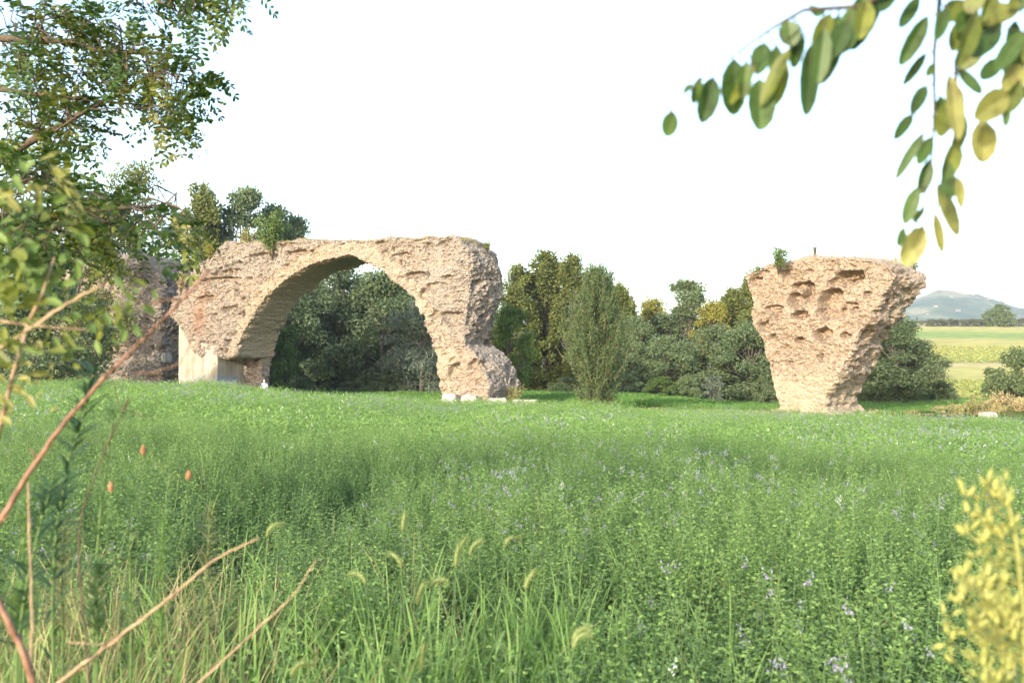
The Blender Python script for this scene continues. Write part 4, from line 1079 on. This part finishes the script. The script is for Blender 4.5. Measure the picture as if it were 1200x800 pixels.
# ------------------------------------------------------------------ locust at the upper left, about six metres off
def inpoly(x, y, poly):
    c = False; j = len(poly) - 1
    for i in range(len(poly)):
        if (poly[i][1] > y) != (poly[j][1] > y) and x < (poly[j][0] - poly[i][0]) * (y - poly[i][1]) / (poly[j][1] - poly[i][1]) + poly[i][0]: c = not c
        j = i
    return c
def pinnate(tb, lb, base, d, ln, npair, lf, r, mi):
    d = unit(d); side = unit(np.cross(d, np.array((0, 0, 1.0)) + r.normal(size=3) * .25)); up = np.cross(side, d)
    pts = [base + d * ln * q - np.array((0, 0, 1.0)) * ln * .35 * q * q for q in np.linspace(0, 1, 5)]
    tb.tube(pts, [.0022, .0018, .0014, .001, .0006], 3, cap=False)
    B, D, N = [], [], []
    for k in range(npair):
        q = .2 + .8 * k / (npair - 1); c = base + d * ln * q - np.array((0, 0, 1.0)) * ln * .35 * q * q
        for s_ in (-1, 1):
            B.append(c); D.append(side * s_ + d * .35 - np.array((0, 0, r.uniform(.0, .5))) + r.normal(size=3) * .12); N.append(up + r.normal(size=3) * .3)
    B.append(pts[-1]); D.append(pts[-1] - pts[-2]); N.append(up)
    L = lf * r.uniform(.75, 1.15, len(B))
    lb.leaves(B, D, N, L, L * .46, mi, 'obov', .08)
def leafy_tree(name, label, base, limbs, regions, seed, cols, trunk_r=.09):
    r = np.random.default_rng(seed)
    t = thing(name, label, 'tree', base); off = np.array(base); tb, lb = MB(), MB()
    nodes = []
    for pts, r0, r1 in limbs:
        pts = np.array(pts) - off
        n_ = len(pts); tb.tube(pts, np.linspace(r0, r1, n_), 7)
        for a, b_ in zip(pts[:-1], pts[1:]):
            for q in np.linspace(0, 1, 6): nodes.append(a + (b_ - a) * q)
    nodes = np.array(nodes)
    for poly, n_, dmin, dmax, lf, wts in regions:
        xs = [q[0] for q in poly]; ys = [q[1] for q in poly]; k = 0
        tw = []
        while k < n_:
            x, y = r.uniform(min(xs), max(xs)), r.uniform(min(ys), max(ys))
            if not inpoly(x, y, poly): continue
            k += 1
            p = P(x, y, r.uniform(dmin, dmax)) - off
            allp = np.vstack((nodes, np.array(tw))) if tw else nodes
            dd = np.linalg.norm(allp - p, axis=1); j = np.argmin(dd + (allp[:, 0] > p[0]) * .12)
            q = allp[j]
            if dd[j] > .06:
                mid = (p + q) / 2 + np.array((0, 0, .12 * dd[j])) + r.normal(size=3) * .03
                tb.tube([q, mid, p], [.006, .004, .0022], 4, cap=False)
                tw += [mid, p]
            dirn = unit(p - q) if dd[j] > .02 else r.normal(size=3)
            mi = r.choice(len(cols), p=wts)
            for s_ in range(2):
                pinnate(tb, lb, p, dirn * .7 + r.normal(size=3) * .7 + np.array((.15, 0, -.15)), r.uniform(.14, .24), int(r.integers(6, 10)), lf, r, mi)
    tb.build('trunk', M_TWIG, t, True); lb.build('crown', cols, t)
    return t
xb, yb = -4.6, 6.0
zb = gz(xb, yb)
trunk = [(xb, yb, zb - .1), (xb + .1, yb, zb + 1.6), (xb + .3, yb, zb + 2.9), (xb + .5, yb - .1, zb + 4.2)]
limb1 = [trunk[1], P(-70, 222, 5.9)] + [P(x, y, 5.8) for x, y in ((0, 188), (32, 168), (58, 154), (97, 132), (136, 112), (170, 92), (205, 75))]
limb2 = [trunk[2], P(-60, 60, 5.9), P(0, 45, 5.8), P(70, 48, 5.7), P(120, 60, 5.7), P(180, 62, 5.7), P(232, 70, 5.6)]
limb3 = [trunk[3], P(-20, -60, 5.9), P(100, -30, 5.8), P(170, -8, 5.7), P(215, 18, 5.6)]
limb4 = [trunk[1], P(-50, 300, 5.2), P(10, 270, 4.9), P(70, 250, 4.8), P(130, 245, 4.8), P(190, 240, 4.8)]
limb5 = [trunk[2], P(-40, 100, 5.9), P(40, 110, 5.8), P(110, 118, 5.8), P(190, 125, 5.8)]
regA = [(0, 10), (70, 0), (110, 12), (150, 38), (200, 58), (232, 84), (244, 100), (218, 120), (222, 148), (196, 146), (160, 120), (120, 125), (110, 158), (60, 160), (50, 185), (20, 200), (0, 200)]
regB = [(140, -30), (290, -30), (262, 0), (215, 22), (180, 18), (150, -4)]
regC = [(0, 195), (60, 190), (80, 222), (120, 230), (180, 238), (225, 245), (235, 262), (190, 272), (150, 268), (120, 282), (80, 300), (50, 296), (20, 310), (0, 325)]
leafy_tree('locust_tree', 'leafy locust tree reaching in from the upper left, against the sky', (xb, yb, zb),
           [(trunk, .10, .05), (limb1, .035, .006), (limb2, .03, .005), (limb3, .03, .004), (limb4, .03, .005), (limb5, .025, .004)],
           [(regA, 215, 5.0, 6.6, .044, (.62, .33, .05)), (regB, 40, 5.3, 6.0, .044, (.8, .2, 0)), (regC, 115, 4.0, 5.6, .046, (.74, .22, .04))], 11, [M_ROBD, M_ROBL, M_ROBY])

# shrub of larger blurred leaves close at the left, with bare canes
def cane(name, pts, r0, r1, m_, label, depth, extra=(), leafs=(), to_ground=None):
    p3 = [P(x, y, depth + (q[2] if len(q) > 2 else 0)) for q in pts for x, y in (q[:2],)]
    if to_ground:
        gx_, gy_ = to_ground; p3 = [np.array((gx_, gy_, gz(gx_, gy_) - .02))] + p3
    off = p3[0].copy(); t = thing(name, label, 'stem', off)
    b = MB(); n_ = len(p3)
    # finer polyline with small knots, so it reads as a living cane
    q3 = []
    ex = [p3[0] * 2 - p3[1]] + p3 + [p3[-1] * 2 - p3[-2]]
    for i in range(1, len(ex) - 2):
        a0, a1, a2, a3 = ex[i - 1:i + 3]
        if to_ground and i == 1: q3 += [a1 + (a2 - a1) * q for q in np.linspace(0, 1, 7)[:-1]]; continue
        if to_ground and i == 2: a0 = a1 * 2 - a2
        for q in np.linspace(0, 1, 7)[:-1]: q3.append(.5 * (2 * a1 + (a2 - a0) * q + (2 * a0 - 5 * a1 + 4 * a2 - a3) * q * q + (3 * a1 - a0 - 3 * a2 + a3) * q ** 3))
    q3.append(p3[-1]); q3 = np.array(q3); rr = np.linspace(r0, r1, len(q3)) * (1 + .18 * np.array([max(0, math.sin(i * 2.1)) ** 4 for i in range(len(q3))])) * .8
    q3[1:-1] += rng.normal(0, .0007, (len(q3) - 2, 3))
    b.tube(q3 - off, rr, 7)
    for i in range(4, len(q3) - 2, 4):
        u = unit(q3[i + 1] - q3[i]) * .6 + rng.normal(0, .5, 3); sp = rng.uniform(.006, .028)
        b.tube([q3[i] - off, q3[i] - off + u * sp], [rr[i] * .5, rr[i] * .12], 5)
    for e in extra:
        ep = np.array([P(x, y, depth) for x, y in e[0]]); b.tube(ep - off, np.linspace(e[1], e[2], len(ep)), 5)
    b.build('stalk', m_, t, True)
    if leafs:
        for mt in sorted({q[5] for q in leafs}):
            lb = MB()
            for x0, y0, x1, y1, wd, mt_ in leafs:
                if mt_ != mt: continue
                a, c = P(x0, y0, depth), P(x1, y1, depth - .02); L_ = np.linalg.norm(c - a)
                for j in range(9):
                    d_ = unit(c - a) + rng.normal(0, .55 if j else .1, 3); s0 = a - off + rng.normal(0, .022 if j else 0, 3)
                    lb.leaves([s0], [d_], [np.array((rng.uniform(-.8, .8), -.7, rng.uniform(-.2, 1.0)))], L_ * rng.uniform(.4, .7), wd / FPX * depth * rng.uniform(.4, .7), 0, 'oval', .18, .12)
            lb.build('leaves', (M_ROBD, M_ACACIA, M_ROBL, M_ROBY)[mt], t)
    return t
cane('bramble_cane', [(-25, 655), (0, 612), (30, 560), (80, 490), (150, 415), (215, 350), (246, 316)], .0075, .002, M_CANE, 'red brown bramble cane arching up across the grey stump', 1.5,
     [([(215, 350), (190, 352), (162, 361)], .002, .001), ([(225, 398), (212, 425), (180, 437), (158, 437)], .0009, .0006), ([(246, 316), (242, 350), (221, 402)], .0008, .0006)], to_ground=(-.95, 1.45))
cane('bramble_cane', [(-20, 870), (87, 786), (140, 746), (196, 702), (252, 656), (304, 630)], .006, .0018, M_TAN, 'tan dry cane slanting through the grass at lower left', 1.7, [([(140, 746), (118, 755), (80, 752)], .002, .001)], to_ground=(-1.1, 1.68))
cane('bramble_cane', [(150, 890), (238, 796), (301, 737), (343, 698), (371, 655)], .004, .0012, M_TAN, 'thin tan cane slanting right of the thicker tan one', 1.8, to_ground=(-.85, 1.78))
cane('bramble_cane', [(60, 900), (33, 779), (14, 737), (-4, 700), (-25, 640)], .0075, .005, M_CANE, 'short thick red brown cane in the lower left corner', 1.4, to_ground=(-.6, 1.4))
cane('bramble_cane', [(37, 760), (37, 716), (33, 565)], .0035, .002, M_TAN, 'upright straw coloured stem at the left edge', 1.6, to_ground=(-.78, 1.62))
cane('bramble_cane', [(-30, 430), (0, 408), (41, 382), (71, 361), (124, 331)], .0065, .0022, M_TAN, 'tan cane slanting up among yellow green leaves at left', 1.45,
     [([(34, 376), (49, 346), (64, 301)], .003, .0012), ([(-5, 520), (15, 440), (34, 376)], .004, .003), ([(0, 376), (45, 382), (112, 387)], .002, .0012)],
     [(20, 318, 62, 298, 26, 2), (-6, 312, 30, 306, 24, 1), (46, 406, 80, 400, 17, 2), (112, 368, 124, 352, 14, 1), (122, 366, 132, 386, 14, 1), (134, 362, 147, 384, 13, 2), (148, 352, 158, 372, 13, 1), (104, 352, 120, 348, 12, 2),
      (66, 262, 96, 252, 20, 2), (40, 240, 62, 252, 18, 1), (0, 270, 36, 262, 22, 1), (20, 300, 55, 330, 22, 1), (70, 300, 92, 312, 16, 1), (-5, 345, 30, 338, 22, 2), (60, 330, 86, 322, 14, 1), (5, 395, 30, 420, 18, 2), (70, 410, 95, 425, 12, 1), (10, 450, 40, 455, 16, 3), (40, 445, 52, 455, 12, 3), (30, 222, 60, 214, 18, 3), (62, 208, 78, 232, 7, 3), (74, 214, 92, 240, 8, 3), (-8, 225, 20, 240, 24, 1), (0, 465, 20, 480, 16, 3), (84, 388, 96, 404, 12, 2)], to_ground=(-.98, 1.4))
cane('bramble_cane', [(105, 800), (92, 640), (110, 560), (150, 470), (142, 477), (131, 444)], .0024, .001, M_TWIG, 'thin brown curling twig hanging over the field at left', 1.7, [([(142, 477), (165, 487), (180, 487)], .0012, .0008)], to_ground=(-.7, 1.7))
# dry orange seed pods on thread-thin stalks
for px, py, wh in ((168, 527, 'upper'), (221, 556, 'lower right'), (130, 570, 'lower left')):
    c = P(px, py, 1.7); gx_, gy_ = c[0] - .06, 1.72
    t = thing('seed_pod', 'dry orange seed pod on a thin stalk, %s of three' % wh, 'seed pod', (gx_, gy_, gz(gx_, gy_)), 'dry orange seed pods')
    off = np.array(t.location); b = MB(); b.tube([(0, 0, 0), (c - off) * np.array((.3, .5, .6)), c - off], [.0009, .0007, .0005], 5); b.build('stalk', M_STEM, t)
    b = MB(); b.tube([c - off + np.array((0, 0, q)) for q in (-.009, -.006, -.001, .004, .009)], [.0018, .0040, .0052, .0036, .0006], 7); b.build('pod', bark_mat('orange_pod', (.17, .075, .035), (.40, .20, .09), 120), t, True)

# dark horseweed at the left
def horseweed(pts, depth, n_, lf, label, mt, seed, ground_xy):
    r = np.random.default_rng(seed)
    p3 = [np.array((*ground_xy, gz(*ground_xy)))] + [P(x, y, depth) for x, y in pts]; off = p3[0].copy()
    t = thing('horseweed', label, 'weed', off); b, lb = MB(), MB(); p3 = np.array(p3) - off
    b.tube(p3, np.linspace(.0034, .0012, len(p3)), 6); B, D, N = [], [], []
    for k in range(n_):
        q = r.uniform(.6, len(p3) - 1.01); i = int(q); c = p3[i] + (p3[i + 1] - p3[i]) * (q - i); a = r.uniform(0, 6.28)
        B.append(c); D.append((math.cos(a), math.sin(a), r.uniform(.2, 1.1))); N.append((math.cos(a) * -.5, math.sin(a) * -.5, 1))
    lb.leaves(B, D, N, lf * r.uniform(.6, 1.2, n_), lf * .085, 0, 'blade', .1, .25)
    b.build('stalk', M_STEM, t, True); lb.build('leaves', mt, t)
M_HORSE = leaf_mat('horseweed_leaf', (.038, .085, .035), (.085, .16, .065), .3)
for k, (px, top_, dep, lab) in enumerate([(25, 560, 2.3, 'pale weed at the left edge below the dark horseweed'), (70, 610, 2.4, 'pale weed between the red brown cane and the tan cane'), (150, 560, 2.7, 'pale green weed left of the lower right seed pod'), (185, 600, 2.6, 'pale bushy weed under the seed pods'), (240, 590, 2.9, 'pale green bushy weed right of the seed pods'), (110, 660, 2.0, 'pale weed close above the tan cane'), (20, 690, 1.8, 'pale weed in the lower left corner')]):
    g_ = P(px, 700, dep); horseweed([(px + 4, 740), (px + 2, (740 + top_) / 2), (px + 7, top_)], dep, 300, .055, lab, [M_ALFB, M_DRYG, M_ALF][k % 3], 30 + k, (g_[0], dep))
horseweed([(62, 700), (66, 620), (80, 540), (100, 480), (112, 432)], 1.9, 260, .085, 'dark green horseweed with needle thin leaves at left', M_HORSE, 3, (-.88, 1.95))
horseweed([(110, 690), (118, 600), (128, 520), (134, 470)], 2.1, 200, .055, 'paler slimmer horseweed right of the dark one', M_ALF, 4, (-.86, 2.1))
horseweed([(20, 760), (30, 690), (48, 610), (60, 570)], 1.7, 130, .08, 'low dark horseweed crossing the red brown cane', M_HORSE, 5, (-.86, 1.75))

# pale yellow flowering weed, lower right, close to the camera
def fleabane():
    r = np.random.default_rng(9)
    dp = 1.15; xg = P(1200, 700, dp)[0]; off = np.array((xg, dp, gz(xg, dp)))
    t = thing('flowering_weed', 'tall weed with sunlit pale yellow buds at the lower right edge', 'weed', off)
    b, hb, lb = MB(), MB(), MB()
    st = [np.zeros(3)] + [P(x, y, dp) - off for x, y in ((1203, 800), (1200, 720), (1192, 640), (1182, 590), (1172, 556))]
    b.tube(st, [.006, .005, .0045, .0035, .0025, .001], 6)
    B, D, N, BL = [], [], [], []
    ends = []
    for k in range(40):
        y0 = r.uniform(590, 900); x0 = np.interp(y0, [556, 590, 640, 720, 815], [1172, 1182, 1192, 1200, 1204]); sgn = -1 if r.uniform() < .6 else 1
        ln = r.uniform(.5, 1) * np.interp(y0, [556, 650, 900], [26, 80, 118]); a0 = P(x0, y0, dp); y1 = y0 - ln * r.uniform(.4, 1.0)
        a1 = P(x0 + sgn * ln * r.uniform(.6, 1), max(y1, 562), dp + r.uniform(-.09, .09))
        mid = (a0 + a1) / 2 - np.array((0, 0, .008)); b.tube(np.array([a0, mid, a1]) - off, [.0020, .0015, .001], 4, cap=False)
        for q in (.4, .55, .7, .85, 1.0):
            c0 = a0 + (a1 - a0) * q; sd_ = c0 + r.normal(size=3) * np.array((.010, .012, .004)) + np.array((0, 0, .008))
            b.tube(np.array([c0, sd_]) - off, [.0009, .0007], 3, cap=False)
            for j in range(int(r.integers(1, 4))): ends.append((sd_ + r.normal(size=3) * .0055 + np.array((0, 0, .004)), sd_))
    for j in range(9): ends.append((P(r.normal(1173, 6), r.uniform(556, 590), dp + r.normal() * .012), P(1176, 592, dp)))
    for c, s0 in ends:
        c = c - off; s0 = s0 - off; u = unit(c - s0 + np.array((0, 0, .004))); rr = r.uniform(.0020, .0037)
        b.tube([s0, c], [.0007, .0005], 3, cap=False)
        hb.tube([c + u * q for q in (-.005, -.002, .003, .007)], [.001, rr, rr * .95, rr * .5], 6)
        for j in range(4):
            B.append(c + u * .004); D.append(u + r.normal(size=3) * .45); N.append(r.normal(size=3))
    lb.leaves(B, D, N, .008, .0024, 0, 'rhomb')
    B, D = [], []
    for k in range(110):
        q = r.uniform(600, 900); x0 = np.interp(q, [556, 590, 640, 720, 815], [1172, 1182, 1192, 1200, 1204]); a = r.uniform(0, 6.28)
        B.append(P(x0, q, dp) - off); D.append((math.cos(a), math.sin(a), .5))
    lf = MB(); lf.leaves(B, D, np.tile((0, 0, 1.0), (110, 1)), .06, .006, 0, 'blade', .1, .3)
    MY = leaf_mat('pale_yellow_bud', (.32, .345, .095), (.47, .475, .16), .35)
    b.build('stalk', leaf_mat('yellow_green_stalk', (.20, .22, .06), (.29, .30, .10), .2), t, True); hb.build('inflorescence', MY, t, True); lb.build('petal_fringe', MY, t); lf.build('leaves', M_ALFB, t)
fleabane()
